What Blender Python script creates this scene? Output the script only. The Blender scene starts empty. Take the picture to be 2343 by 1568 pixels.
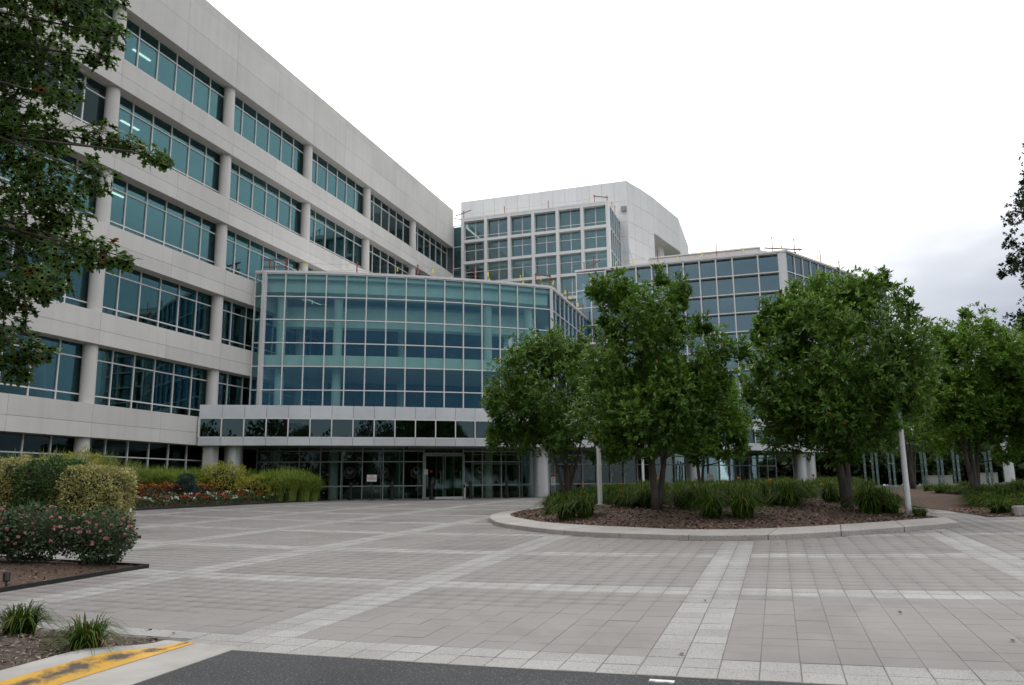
import bpy, math, random
import numpy as np
from mathutils import Vector, Matrix
# ---------------------------------------------------------------- camera, sky, sun, exposure
SC = bpy.context.scene
EYE = 1.65
FPX, PITCH, YAW, ROLL, CX, CY = 1815., 0.184, 0.3176, -0.0103, 1171., 784.
def _basis():
    cp, sp = math.cos(PITCH), math.sin(PITCH)
    h = np.array([math.cos(YAW), math.sin(YAW), 0]); r0 = np.array([math.sin(YAW), -math.cos(YAW), 0]); z = np.array([0, 0, 1.])
    fw = h*cp + z*sp; up = -h*sp + z*cp
    cr, sr = math.cos(ROLL), math.sin(ROLL)
    return r0*cr + up*sr, -r0*sr + up*cr, fw
RT, UP, FW = _basis()
cam = bpy.data.cameras.new('camera'); camo = bpy.data.objects.new('camera', cam); SC.collection.objects.link(camo)
cam.sensor_width = 36.; cam.lens = FPX/2342*36; cam.clip_end = 4000; cam.clip_start = .05
camo.matrix_world = Matrix(((RT[0], UP[0], -FW[0], 0), (RT[1], UP[1], -FW[1], 0), (RT[2], UP[2], -FW[2], EYE), (0, 0, 0, 1)))
SC.camera = camo
SC.view_settings.view_transform = 'Standard'; SC.view_settings.look = 'None'
SC.view_settings.exposure = 0.57; SC.view_settings.gamma = 1.0; SC.view_settings.use_curve_mapping = False
SC.cycles.use_denoising = True; SC.cycles.max_bounces = 7; SC.cycles.transparent_max_bounces = 16
SC.cycles.glossy_bounces = 4; SC.cycles.diffuse_bounces = 3; SC.cycles.sample_clamp_indirect = 6.0; SC.cycles.caustics_reflective = False; SC.cycles.caustics_refractive = False
SUN_EL, SUN_AZ = math.radians(52), math.radians(38)      # azimuth measured from +X towards +Y
SUN = Vector((math.cos(SUN_EL)*math.cos(SUN_AZ), math.cos(SUN_EL)*math.sin(SUN_AZ), math.sin(SUN_EL)))
world = bpy.data.worlds.new('World'); SC.world = world; world.use_nodes = True
def build_sky():
    nt = world.node_tree; N = nt.nodes; L = nt.links; N.clear()
    def n(t, **k):
        o = N.new(t)
        for a, b in k.items(): setattr(o, a, b)
        return o
    def math_(op, a, b=None, c=None, clamp=False):
        o = n('ShaderNodeMath', operation=op, use_clamp=clamp)
        for i, v in enumerate((a, b, c)):
            if v is None: continue
            if isinstance(v, (int, float)): o.inputs[i].default_value = v
            else: L.new(v, o.inputs[i])
        return o.outputs[0]
    out = n('ShaderNodeOutputWorld'); bg = n('ShaderNodeBackground'); L.new(bg.outputs[0], out.inputs[0])
    sky = n('ShaderNodeTexSky', sky_type='NISHITA', sun_disc=False)
    sky.sun_elevation = SUN_EL; sky.sun_rotation = math.radians(90) - SUN_AZ
    tc = n('ShaderNodeTexCoord')
    dot = n('ShaderNodeVectorMath', operation='DOT_PRODUCT'); L.new(tc.outputs['Generated'], dot.inputs[0]); dot.inputs[1].default_value = SUN
    sd = dot.outputs['Value']
    mp = n('ShaderNodeMapping'); mp.inputs['Scale'].default_value = (1, 1, 2.6); mp.inputs['Location'].default_value = (3.1, 7.7, .6); L.new(tc.outputs['Generated'], mp.inputs[0])
    nz = n('ShaderNodeTexNoise'); nz.inputs['Scale'].default_value = 1.5; nz.inputs['Detail'].default_value = 5; nz.inputs['Roughness'].default_value = .5; L.new(mp.outputs[0], nz.inputs['Vector'])
    noise = math_('SUBTRACT', nz.outputs[0], .5)
    # veil of cloud lit by the hidden sun: brighter towards it, greyer away from it
    mr = n('ShaderNodeMapRange', interpolation_type='SMOOTHSTEP'); L.new(sd, mr.inputs[0]); mr.inputs[1].default_value = .40; mr.inputs[2].default_value = .76; mr.inputs[3].default_value = 0; mr.inputs[4].default_value = 1
    fac = math_('ADD', mr.outputs[0], math_('MULTIPLY', noise, 1.3), clamp=True)
    ramp = n('ShaderNodeValToRGB'); L.new(fac, ramp.inputs[0]); e = ramp.color_ramp.elements
    e[0].position = 0; e[0].color = (.84, .85, .87, 1); e[1].position = .75; e[1].color = (1.30, 1.30, 1.31, 1)
    m = e.new(.35); m.color = (.80, .82, .85, 1)
    # thin places let the blue through on the side away from the sun
    cov = n('ShaderNodeMapRange', interpolation_type='SMOOTHSTEP'); L.new(math_('ADD', sd, math_('MULTIPLY', noise, 1.6)), cov.inputs[0])
    cov.inputs[1].default_value = -.55; cov.inputs[2].default_value = .35; cov.inputs[3].default_value = .72; cov.inputs[4].default_value = 1
    sc = n('ShaderNodeMixRGB', blend_type='MULTIPLY'); sc.inputs[0].default_value = 1; L.new(sky.outputs[0], sc.inputs[1]); sc.inputs[2].default_value = (.10, .10, .10, 1)
    # the cloud base is greyer low down, away from the glow
    sz = n('ShaderNodeSeparateXYZ'); L.new(tc.outputs['Generated'], sz.inputs[0])
    hz = n('ShaderNodeMapRange', interpolation_type='SMOOTHSTEP'); L.new(math_('ADD', sz.outputs[2], math_('MULTIPLY', noise, .8)), hz.inputs[0]); hz.inputs[1].default_value = .05; hz.inputs[2].default_value = .50; hz.inputs[3].default_value = 1; hz.inputs[4].default_value = 0
    dk = math_('MULTIPLY', hz.outputs[0], math_('SUBTRACT', 1, math_('MULTIPLY', fac, .95), clamp=True))
    low = n('ShaderNodeMixRGB'); L.new(dk, low.inputs[0]); L.new(ramp.outputs[0], low.inputs[1]); low.inputs[2].default_value = (.29, .32, .385, 1)
    mix = n('ShaderNodeMixRGB'); L.new(cov.outputs[0], mix.inputs[0]); L.new(sc.outputs[0], mix.inputs[1]); L.new(low.outputs[0], mix.inputs[2])
    L.new(mix.outputs[0], bg.inputs['Color']); bg.inputs['Strength'].default_value = 1.0
build_sky()
sl = bpy.data.lights.new('sun', 'SUN'); sl.energy = .5; sl.angle = math.radians(25); sl.color = (1, .96, .9)
so = bpy.data.objects.new('sun', sl); SC.collection.objects.link(so); so.rotation_euler = (-SUN).to_track_quat('-Z', 'Y').to_euler()
# ---------------------------------------------------------------- helpers
rng = random.Random(7); nr = np.random.default_rng(7)
COL = SC.collection
def ray(x, y): return RT*(x-CX)/FPX - UP*(y-CY)/FPX + FW      # survey: photo point (2342 px wide) to a sight line
def on_z(x, y, z): d = ray(x, y); t = (z-EYE)/d[2]; return np.array([t*d[0], t*d[1], z])
def on_x(x, y, u): d = ray(x, y); t = u/d[0]; return np.array([u, t*d[1], EYE+t*d[2]])
def on_y(x, y, w): d = ray(x, y); t = w/d[1]; return np.array([t*d[0], w, EYE+t*d[2]])
def at_depth(x, y, dep): return np.array([0, 0, EYE]) + ray(x, y)*dep
def g(u, w):
    u = np.clip(u, -6, 62); w = np.clip(w, -24, 30)
    return .0337*u - .0118*w + .001919*w*w - .000089*u*u - .000018*u*w - .00003219*w*w*u
def on_g(x, y, dz=0):
    r = ray(x, y); lo, hi = 1., 160.
    for _ in range(40):
        m = (lo+hi)/2
        if EYE+m*r[2] > g(m*r[0], m*r[1])+dz: lo = m
        else: hi = m
    return np.array([lo*r[0], lo*r[1], EYE+lo*r[2]])
def world_org(o):
    p = np.zeros(3)
    while o is not None: p += np.array(o.location); o = o.parent
    return p
def tag(o, label=None, cat=None, group=None, kind=None):
    for k, v in (('label', label), ('category', cat), ('group', group), ('kind', kind)):
        if v: o[k] = v
    return o
def empty(name, loc, label=None, cat=None, group=None, kind=None):
    o = bpy.data.objects.new(name, None); COL.objects.link(o); o.location = loc; o.empty_display_size = .3
    return tag(o, label, cat, group, kind)
def link(name, me, parent=None, loc=None, kind=None):
    o = bpy.data.objects.new(name, me); COL.objects.link(o)
    if parent is not None: o.parent = parent
    if loc is not None: o.location = loc
    if kind: o['kind'] = kind
    return o
def np_mesh(name, V, Fs, mats, tone=None, smooth=False, mi=None, uv=None):
    """V (n,3); Fs (m,k) int array, all faces with k corners"""
    V = np.asarray(V, np.float32); Fs = np.asarray(Fs, np.int32); me = bpy.data.meshes.new(name)
    me.vertices.add(len(V)); me.vertices.foreach_set('co', V.ravel())
    m, k = Fs.shape; me.loops.add(m*k); me.loops.foreach_set('vertex_index', Fs.ravel())
    me.polygons.add(m); me.polygons.foreach_set('loop_start', np.arange(m, dtype=np.int32)*k)
    if tone is not None:
        a = me.attributes.new('tone', 'FLOAT', 'POINT'); a.data.foreach_set('value', np.asarray(tone, np.float32))
    for q in (mats if isinstance(mats, (list, tuple)) else [mats]): me.materials.append(q)
    if mi is not None: me.polygons.foreach_set('material_index', np.asarray(mi, np.int32))
    if smooth: me.polygons.foreach_set('use_smooth', np.ones(m, bool))
    me.update(calc_edges=True); return me
class MB:
    def __init__(s): s.v = []; s.f = []; s.t = []
    def add(s, vs, fs, tone=.5):
        b = len(s.v); s.v += [tuple(map(float, q)) for q in vs]; s.f += [tuple(b+i for i in q) for q in fs]; s.t += [tone]*len(vs); return s
    def box(s, x0, x1, y0, y1, z0, z1, tone=.5):
        x0, x1 = min(x0, x1), max(x0, x1); y0, y1 = min(y0, y1), max(y0, y1)
        vs = [(x0, y0, z0), (x1, y0, z0), (x1, y1, z0), (x0, y1, z0), (x0, y0, z1), (x1, y0, z1), (x1, y1, z1), (x0, y1, z1)]
        return s.add(vs, [(0, 3, 2, 1), (4, 5, 6, 7), (0, 1, 5, 4), (1, 2, 6, 5), (2, 3, 7, 6), (3, 0, 4, 7)], tone)
    def bar(s, a, b, wd, dp=None, side=None, tone=.5):
        """rectangular bar from a to b; wd along 'side', dp across it"""
        a = np.array(a, float); b = np.array(b, float); d = b-a; d /= np.linalg.norm(d); dp = wd if dp is None else dp
        if side is None: side = np.array([0, 0, 1.]) if abs(d[2]) < .9 else np.array([1., 0, 0])
        side = np.array(side, float); side = side - d*(side@d); side /= np.linalg.norm(side); q = np.cross(d, side)
        vs = [p + side*wd/2*i + q*dp/2*j for p in (a, b) for i, j in ((-1, -1), (1, -1), (1, 1), (-1, 1))]
        return s.add(vs, [(0, 1, 2, 3), (7, 6, 5, 4), (0, 4, 5, 1), (1, 5, 6, 2), (2, 6, 7, 3), (3, 7, 4, 0)], tone)
    def prism(s, poly, z0, z1, tone=.5):
        n = len(poly); zz0 = z0 if hasattr(z0, '__len__') else [z0]*n; zz1 = z1 if hasattr(z1, '__len__') else [z1]*n
        vs = [(p[0], p[1], z) for p, z in zip(poly, zz0)] + [(p[0], p[1], z) for p, z in zip(poly, zz1)]
        return s.add(vs, [tuple(range(n-1, -1, -1)), tuple(range(n, 2*n))] + [(i, (i+1) % n, n+(i+1) % n, n+i) for i in range(n)], tone)
    def wallseg(s, p, q, z0, z1, th=.03, off=0., inset=0., tone=.5):
        """vertical slab on plan segment p->q; 'off' shifts and 'th' thickens to the left of p->q (towards the building)"""
        p = np.array(p, float); q = np.array(q, float); d = q-p; L = np.linalg.norm(d); d /= L; nn = np.array([-d[1], d[0]])
        p = p+d*inset; q = q-d*inset
        return s.prism([p+nn*off, q+nn*off, q+nn*(off+th), p+nn*(off+th)], z0, z1, tone)
    def tube(s, pts, rad, n=8, cap=True, tone=.5):
        pts = [np.array(p, float) for p in pts]; rad = rad if hasattr(rad, '__len__') else [rad]*len(pts)
        vs = []; fs = []; ref = None
        for i, p in enumerate(pts):
            d = pts[min(i+1, len(pts)-1)] - pts[max(i-1, 0)]; d /= (np.linalg.norm(d)+1e-9)
            if ref is None: ref = np.array([1., 0, 0]) if abs(d[0]) < .8 else np.array([0, 1., 0])
            a = ref - d*(ref@d); a /= np.linalg.norm(a); b = np.cross(d, a); ref = a
            for k in range(n):
                t = 2*math.pi*k/n; vs.append(p + (a*math.cos(t)+b*math.sin(t))*rad[i])
        for i in range(len(pts)-1):
            for k in range(n): fs.append((i*n+k, i*n+(k+1) % n, (i+1)*n+(k+1) % n, (i+1)*n+k))
        if cap: fs += [tuple(range(n-1, -1, -1)), tuple((len(pts)-1)*n+k for k in range(n))]
        return s.add(vs, fs, tone)
    def build(s, name, m, parent=None, kind=None, smooth=False, loc=None):
        o0 = world_org(parent) if parent is not None else np.zeros(3)
        if loc is not None: o0 = o0+np.array(loc)
        me = bpy.data.meshes.new(name); me.from_pydata([(a-o0[0], b-o0[1], c-o0[2]) for a, b, c in s.v], [], s.f)
        at = me.attributes.new('tone', 'FLOAT', 'POINT'); at.data.foreach_set('value', np.array(s.t, np.float32))
        me.materials.append(m)
        if smooth: me.polygons.foreach_set('use_smooth', np.ones(len(me.polygons), bool))
        me.update(); return link(name, me, parent, loc, kind)
# ---------------------------------------------------------------- materials
MATS = {}
def mat(name, col, rough=.7, metal=0., col2=None, scale=4., detail=4., bump=0., bscale=60., streak=0., tone=0., spec=.5, trans=0., mixpos=(.35, .65), stretch=None, speck=None, stain=0.):
    m = bpy.data.materials.new(name); m.use_nodes = True; nt = m.node_tree; N = nt.nodes; L = nt.links
    b = N['Principled BSDF']; b.inputs['Roughness'].default_value = rough; b.inputs['Metallic'].default_value = metal; b.inputs['Specular IOR Level'].default_value = spec
    geo = N.new('ShaderNodeNewGeometry'); pos = geo.outputs['Position']
    rgb = N.new('ShaderNodeRGB'); rgb.outputs[0].default_value = (*col, 1); c = rgb.outputs[0]
    if col2 is not None:
        v = pos
        if stretch:
            mp = N.new('ShaderNodeMapping'); mp.inputs['Scale'].default_value = stretch; L.new(pos, mp.inputs[0]); v = mp.outputs[0]
        nz = N.new('ShaderNodeTexNoise'); nz.inputs['Scale'].default_value = scale; nz.inputs['Detail'].default_value = detail; L.new(v, nz.inputs['Vector'])
        mr = N.new('ShaderNodeMapRange'); L.new(nz.outputs[0], mr.inputs[0]); mr.inputs[1].default_value = mixpos[0]; mr.inputs[2].default_value = mixpos[1]
        mx = N.new('ShaderNodeMixRGB'); L.new(mr.outputs[0], mx.inputs[0]); L.new(c, mx.inputs[1]); mx.inputs[2].default_value = (*col2, 1); c = mx.outputs[0]
    if speck is not None:      # (colour, scale, low, high): fine grains
        nz = N.new('ShaderNodeTexNoise'); nz.inputs['Scale'].default_value = speck[1]; nz.inputs['Detail'].default_value = 2; L.new(pos, nz.inputs['Vector'])
        mr = N.new('ShaderNodeMapRange'); L.new(nz.outputs[0], mr.inputs[0]); mr.inputs[1].default_value = speck[2]; mr.inputs[2].default_value = speck[3]
        mx = N.new('ShaderNodeMixRGB'); L.new(mr.outputs[0], mx.inputs[0]); L.new(c, mx.inputs[1]); mx.inputs[2].default_value = (*speck[0], 1); c = mx.outputs[0]
    if stain:                   # blotches of old spills and tyre dust
        nz = N.new('ShaderNodeTexNoise'); nz.inputs['Scale'].default_value = .42; nz.inputs['Detail'].default_value = 9; nz.inputs['Roughness'].default_value = .62; nz.inputs['Distortion'].default_value = .8; L.new(pos, nz.inputs['Vector'])
        mr = N.new('ShaderNodeMapRange'); L.new(nz.outputs[0], mr.inputs[0]); mr.inputs[1].default_value = .50; mr.inputs[2].default_value = .72; mr.inputs[3].default_value = 1; mr.inputs[4].default_value = 1-stain
        mx = N.new('ShaderNodeMixRGB'); mx.blend_type = 'MULTIPLY'; mx.inputs[0].default_value = 1; L.new(c, mx.inputs[1]); L.new(mr.outputs[0], mx.inputs[2]); c = mx.outputs[0]
    if streak:
        mp = N.new('ShaderNodeMapping'); mp.inputs['Scale'].default_value = (2.2, 2.2, .12); L.new(pos, mp.inputs[0])
        nz = N.new('ShaderNodeTexNoise'); nz.inputs['Scale'].default_value = 1.3; nz.inputs['Detail'].default_value = 6; L.new(mp.outputs[0], nz.inputs['Vector'])
        mr = N.new('ShaderNodeMapRange'); L.new(nz.outputs[0], mr.inputs[0]); mr.inputs[1].default_value = .45; mr.inputs[2].default_value = .8; mr.inputs[3].default_value = 1; mr.inputs[4].default_value = 1-streak
        mx = N.new('ShaderNodeMixRGB'); mx.blend_type = 'MULTIPLY'; mx.inputs[0].default_value = 1; L.new(c, mx.inputs[1]); L.new(mr.outputs[0], mx.inputs[2]); c = mx.outputs[0]
    if tone:                    # each piece its own shade
        a = N.new('ShaderNodeAttribute'); a.attribute_name = 'tone'
        mr = N.new('ShaderNodeMapRange'); L.new(a.outputs['Fac'], mr.inputs[0]); mr.inputs[3].default_value = 1-tone; mr.inputs[4].default_value = 1+tone
        mx = N.new('ShaderNodeMixRGB'); mx.blend_type = 'MULTIPLY'; mx.inputs[0].default_value = 1; L.new(c, mx.inputs[1]); L.new(mr.outputs[0], mx.inputs[2]); c = mx.outputs[0]
    L.new(c, b.inputs['Base Color'])
    if bump:
        nz = N.new('ShaderNodeTexNoise'); nz.inputs['Scale'].default_value = bscale; nz.inputs['Detail'].default_value = 4; L.new(pos, nz.inputs['Vector'])
        bp = N.new('ShaderNodeBump'); bp.inputs['Strength'].default_value = bump; bp.inputs['Distance'].default_value = .02; L.new(nz.outputs[0], bp.inputs['Height']); L.new(bp.outputs[0], b.inputs['Normal'])
    if trans:
        tr = N.new('ShaderNodeBsdfTranslucent'); L.new(c, tr.inputs[0]); ms = N.new('ShaderNodeMixShader'); ms.inputs[0].default_value = trans
        L.new(b.outputs[0], ms.inputs[1]); L.new(tr.outputs[0], ms.inputs[2]); L.new(ms.outputs[0], N['Material Output'].inputs[0])
    MATS[name] = m; return m
def leafmat(name, c0, c1, c2=None, rough=.45, trans=.25, spec=.5):
    """leaf colour runs c0..c1 with the leaf's own tone (c2 for the few oldest or youngest leaves)"""
    m = bpy.data.materials.new(name); m.use_nodes = True; nt = m.node_tree; N = nt.nodes; L = nt.links
    b = N['Principled BSDF']; b.inputs['Roughness'].default_value = rough; b.inputs['Specular IOR Level'].default_value = spec
    a = N.new('ShaderNodeAttribute'); a.attribute_name = 'tone'
    r = N.new('ShaderNodeValToRGB'); L.new(a.outputs['Fac'], r.inputs[0]); e = r.color_ramp.elements
    e[0].position = 0; e[0].color = (*c0, 1); e[1].position = .9 if c2 else 1; e[1].color = (*c1, 1)
    if c2: q = e.new(.97); q.color = (*c2, 1)
    L.new(r.outputs[0], b.inputs['Base Color'])
    tr = N.new('ShaderNodeBsdfTranslucent'); L.new(r.outputs[0], tr.inputs[0]); ms = N.new('ShaderNodeMixShader'); ms.inputs[0].default_value = trans
    L.new(b.outputs[0], ms.inputs[1]); L.new(tr.outputs[0], ms.inputs[2]); L.new(ms.outputs[0], N['Material Output'].inputs[0])
    MATS[name] = m; return m
def glassmat(name, tint, refl=(.85, .95, 1.), base=.10, gain=1.0, rough=0.0, wav=0.0):
    """tinted coated glazing: a mirror part that grows at grazing angles over a coloured clear part"""
    m = bpy.data.materials.new(name); m.use_nodes = True; nt = m.node_tree; N = nt.nodes; L = nt.links; N.remove(N['Principled BSDF'])
    fr = N.new('ShaderNodeFresnel'); fr.inputs[0].default_value = 1.5
    ad = N.new('ShaderNodeMath'); ad.operation = 'MULTIPLY_ADD'; L.new(fr.outputs[0], ad.inputs[0]); ad.inputs[1].default_value = gain; ad.inputs[2].default_value = base; ad.use_clamp = True
    tr = N.new('ShaderNodeBsdfTransparent'); tr.inputs[0].default_value = (*tint, 1)
    gl = N.new('ShaderNodeBsdfGlossy'); gl.inputs['Color'].default_value = (*refl, 1); gl.inputs['Roughness'].default_value = rough
    if wav:
        geo = N.new('ShaderNodeNewGeometry'); nz = N.new('ShaderNodeTexNoise'); nz.inputs['Scale'].default_value = .8; nz.inputs['Detail'].default_value = 1; L.new(geo.outputs['Position'], nz.inputs['Vector'])
        bp = N.new('ShaderNodeBump'); bp.inputs['Strength'].default_value = wav; bp.inputs['Distance'].default_value = .02; L.new(nz.outputs[0], bp.inputs['Height']); L.new(bp.outputs[0], gl.inputs['Normal'])
    ms = N.new('ShaderNodeMixShader'); L.new(ad.outputs[0], ms.inputs[0]); L.new(tr.outputs[0], ms.inputs[1]); L.new(gl.outputs[0], ms.inputs[2]); L.new(ms.outputs[0], N['Material Output'].inputs[0])
    MATS[name] = m; return m
M_conc = mat('precast_concrete', (.675, .648, .615), .8, col2=(.625, .598, .568), scale=.5, streak=.085, tone=.045, bump=.05, bscale=40)
M_core = mat('dark_joint_concrete', (.30, .285, .27), .9, col2=(.27, .26, .25), scale=2)  # darker grey concrete for panel joints, vent box and low walls
M_white = mat('tower_panel', (.76, .755, .745), .6, col2=(.73, .72, .71), scale=.6, streak=.06, tone=.025)
M_joint = mat('panel_sealant', (.45, .44, .43), .8)
M_frame = mat('painted_aluminium', (.76, .745, .73), .45, metal=.05, col2=(.71, .70, .685), scale=3)
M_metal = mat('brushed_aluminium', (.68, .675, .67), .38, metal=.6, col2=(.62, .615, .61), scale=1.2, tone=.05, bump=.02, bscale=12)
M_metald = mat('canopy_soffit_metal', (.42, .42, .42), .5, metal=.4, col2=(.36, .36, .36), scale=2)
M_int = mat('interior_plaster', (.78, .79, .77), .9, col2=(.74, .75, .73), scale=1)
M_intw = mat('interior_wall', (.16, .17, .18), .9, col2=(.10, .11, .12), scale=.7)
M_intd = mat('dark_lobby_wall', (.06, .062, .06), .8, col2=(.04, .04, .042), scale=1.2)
M_glass = glassmat('blue_green_glazing', (.66, .80, .80), refl=(.46, .68, .72), base=.012, gain=.7, wav=.05)
M_glasst = glassmat('teal_hall_glazing', (.87, .995, .95), refl=(.25, .55, .83), base=.022, gain=.7, wav=.05)
M_glassb = glassmat('pale_bay_glazing', (.60, .80, .78), refl=(.62, .86, .92), base=.13, gain=1.0, wav=.05)
M_glassd = glassmat('dark_strip_glazing', (.35, .45, .42), refl=(.7, .88, .92), base=.06, gain=.8, wav=.05)
M_glasse = glassmat('grey_reflective_glazing', (.50, .62, .62), refl=(.66, .84, .86), base=.19, gain=.9, wav=.05)
M_glassg = glassmat('door_glass', (.80, .88, .84), base=.0, gain=.7)
M_red = mat('red_painted_steel', (.42, .03, .025), .5, col2=(.30, .03, .025), scale=20)
M_wood = mat('grey_timber', (.20, .18, .165), .85, col2=(.13, .115, .105), scale=12, stretch=(1, 1, 1))
M_yel = mat('yellow_ribbon', (.80, .72, .02), .6, trans=.3)
M_cable = mat('steel_cable', (.25, .25, .25), .5, metal=.6)
M_black = mat('black_painted_metal', (.012, .012, .013), .4, col2=(.02, .02, .02), scale=10)
M_pole = mat('white_painted_steel', (.66, .665, .67), .4, col2=(.60, .60, .60), scale=5, streak=.08)
M_paver = mat('field_paver', (.240, .224, .212), .82, col2=(.205, .190, .180), scale=.55, detail=7, tone=.04, bump=.12, bscale=90, mixpos=(.3, .75), stain=.30, speck=((.32, .30, .285), 260., .56, .72))
M_gran = mat('granite_paver', (.350, .343, .328), .75, col2=(.295, .286, .270), scale=.7, detail=6, tone=.13, bump=.12, bscale=120, stain=.22, speck=((.13, .128, .125), 85., .55, .66))
M_mort = mat('paving_joint', (.18, .164, .15), .95, col2=(.135, .122, .111), scale=6)
M_kerb = mat('pink_grey_granite', (.47, .435, .405), .8, col2=(.40, .37, .345), scale=1.2, detail=6, tone=.08, bump=.2, bscale=80, speck=((.13, .115, .105), 75., .52, .66))
M_asph = mat('asphalt', (.050, .051, .054), .9, col2=(.036, .037, .039), scale=.8, detail=6, bump=.8, bscale=80, stain=.25, speck=((.16, .16, .16), 62., .59, .67))
M_cem = mat('concrete_kerb', (.40, .385, .36), .85, col2=(.31, .295, .27), scale=2.2, detail=6, bump=.15, bscale=90)
M_mulch = mat('bark_mulch', (.125, .075, .050), .95, col2=(.038, .024, .018), scale=22, detail=5, bump=1.0, bscale=46)
M_chip = mat('bark_chip', (.17, .115, .08), .9, tone=.6)
M_grnd = mat('lawn_ground', (.045, .065, .022), .95, col2=(.03, .045, .016), scale=.8, detail=6, bump=.5, bscale=30)
M_edge = mat('black_bed_edging', (.010, .010, .011), .55, col2=(.02, .02, .02), scale=6)
M_bark = mat('grey_bark', (.115, .095, .08), .9, col2=(.06, .05, .042), scale=9, detail=6, stretch=(1, 1, .25), bump=.6, bscale=30)
M_sign = mat('white_sign_board', (.72, .71, .68), .6, col2=(.66, .65, .62), scale=5)
M_redink = mat('red_print', (.55, .03, .03), .6)
M_blkink = mat('black_print', (.03, .03, .03), .6)
M_whitep = mat('white_road_paint', (.68, .68, .66), .7, col2=(.35, .35, .34), scale=9, mixpos=(.45, .6))
# ---------------------------------------------------------------- ground, road, plaza, beds
from mathutils.geometry import delaunay_2d_cdt
def smooth01(x): x = np.clip(x, 0, 1); return x*x*(3-2*x)
def inside(px, py, poly):
    px = np.asarray(px, float); py = np.asarray(py, float); c = np.zeros(px.shape, bool); n = len(poly)
    for i in range(n):
        x0, y0 = poly[i]; x1, y1 = poly[(i+1) % n]
        k = ((y0 > py) != (y1 > py)) & (px < (x1-x0)*(py-y0)/((y1-y0) or 1e-9)+x0); c ^= k
    return c
def edge_dist(px, py, poly):
    d = np.full(np.shape(px), 1e9); n = len(poly)
    for i in range(n):
        a = np.array(poly[i]); b = np.array(poly[(i+1) % n]); ab = b-a; t = np.clip(((px-a[0])*ab[0]+(py-a[1])*ab[1])/(ab@ab+1e-12), 0, 1)
        d = np.minimum(d, np.hypot(px-a[0]-t*ab[0], py-a[1]-t*ab[1]))
    return d
def lumps(x, y, s=1., seed=0):
    r = np.random.default_rng(seed); o = np.zeros(np.shape(x))
    for i in range(9):
        k = r.uniform(.8, 5)*s; a = r.uniform(0, 6.28); p = r.uniform(0, 6.28); o = o+np.sin((np.cos(a)*x+np.sin(a)*y)*k+p)/(1+k/s*.6)
    return o*.35
def bed_mesh(name, poly, zf, m, step=.3, kind='structure'):
    poly = [tuple(map(float, p)) for p in poly]; dens = []
    for i, p in enumerate(poly):
        q = poly[(i+1) % len(poly)]; L = math.hypot(q[0]-p[0], q[1]-p[1]); k = max(1, int(L/step))
        dens += [(p[0]+(q[0]-p[0])*j/k, p[1]+(q[1]-p[1])*j/k) for j in range(k)]
    xs = [p[0] for p in poly]; ys = [p[1] for p in poly]
    gx, gy = np.meshgrid(np.arange(min(xs), max(xs), step), np.arange(min(ys), max(ys), step)); gx = gx.ravel()+nr.uniform(-.06, .06, gx.size); gy = gy.ravel()+nr.uniform(-.06, .06, gy.size)
    k = inside(gx, gy, dens) & (edge_dist(gx, gy, poly) > step*.55)
    pts = [Vector(p) for p in dens]+[Vector(p) for p in zip(gx[k], gy[k])]; nb = len(dens)
    r = delaunay_2d_cdt(pts, [(i, (i+1) % nb) for i in range(nb)], [], 1, 1e-5)
    V = np.array([(v.x, v.y) for v in r[0]]); d = edge_dist(V[:, 0], V[:, 1], poly); z = zf(V[:, 0], V[:, 1], d)
    me = np_mesh(name, np.c_[V, z], np.array([f for f in r[2] if len(f) == 3]), m, smooth=True)
    return link(name, me, kind=kind)
def lin(*segs):
    o = []
    for a, b, n in segs: o += list(np.linspace(a, b, n, endpoint=False))
    return np.array(o+[segs[-1][1]])
def ground_grid(name, U, W, dz, m, kind='structure'):
    uu, ww = np.meshgrid(U, W, indexing='ij'); z = g(uu, ww)+dz; n = len(W)
    i, j = np.meshgrid(np.arange(len(U)-1), np.arange(n-1), indexing='ij'); a = (i*n+j).ravel()
    me = np_mesh(name, np.c_[uu.ravel(), ww.ravel(), z.ravel()], np.c_[a, a+n, a+n+1, a+1], m, smooth=True); return link(name, me, kind=kind)
ground_grid('ground', lin((-1500, -60, 6), (-60, -6, 6), (-6, 62, 34), (62, 120, 6), (120, 2500, 8)), lin((-2000, -60, 6), (-60, -24, 4), (-24, 30, 27), (30, 60, 4), (60, 2000, 6)), -.12, M_grnd)
E_U = 6.62
ground_grid('road', lin((-30, -6, 5), (-6, E_U, 26)), lin((-60, -24, 4), (-24, 5.2, 40)), -.008, M_asph)
plaza = ground_grid('plaza_pavement', lin((E_U, 46.5, 80)), lin((-24, 23, 94)), -.006, M_mort)
TU = [6.93, 10.89, 15.0, 18.91, 22.33, 26.05, 29.93, 33.8, 37.7, 41.6, 45.5]
LW = [24.2, 20.4, 16.62, 13.04, 9.22, 5.04, .86, -3.17, -7.25, -11.3, -15.4, -19.5]
BED_L = [(-3.5, 10.3), (11.35, 10.3), (11.35, 14.4), (15.55, 14.4), (15.55, 18.4), (19.62, 18.4), (19.62, 22.35), (37.3, 22.35), (38.2, 25.2), (36.6, 27.35), (-3.5, 27.35)]
A_ = lambda x, y: (665.3+.3614*x, 1137.1+.3614*y)
B_ = lambda x, y: (1451.6+.38*x, 1137.1+.38*y)
KO = [on_g(*p)[:2] for p in [A_(1400, 72), A_(1300, 98), A_(1250, 130), A_(1252, 153), A_(1300, 185), A_(1400, 203), A_(1650, 235), A_(1950, 258), A_(2343, 268), B_(250, 262), B_(560, 265), B_(900, 258), B_(1300, 235), B_(1700, 205), B_(1953, 182)]]
KO[0:3] = [np.array((27.6, 9.1)), np.array((26.3, 9.12)), np.array((24.9, 8.98))]
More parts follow.
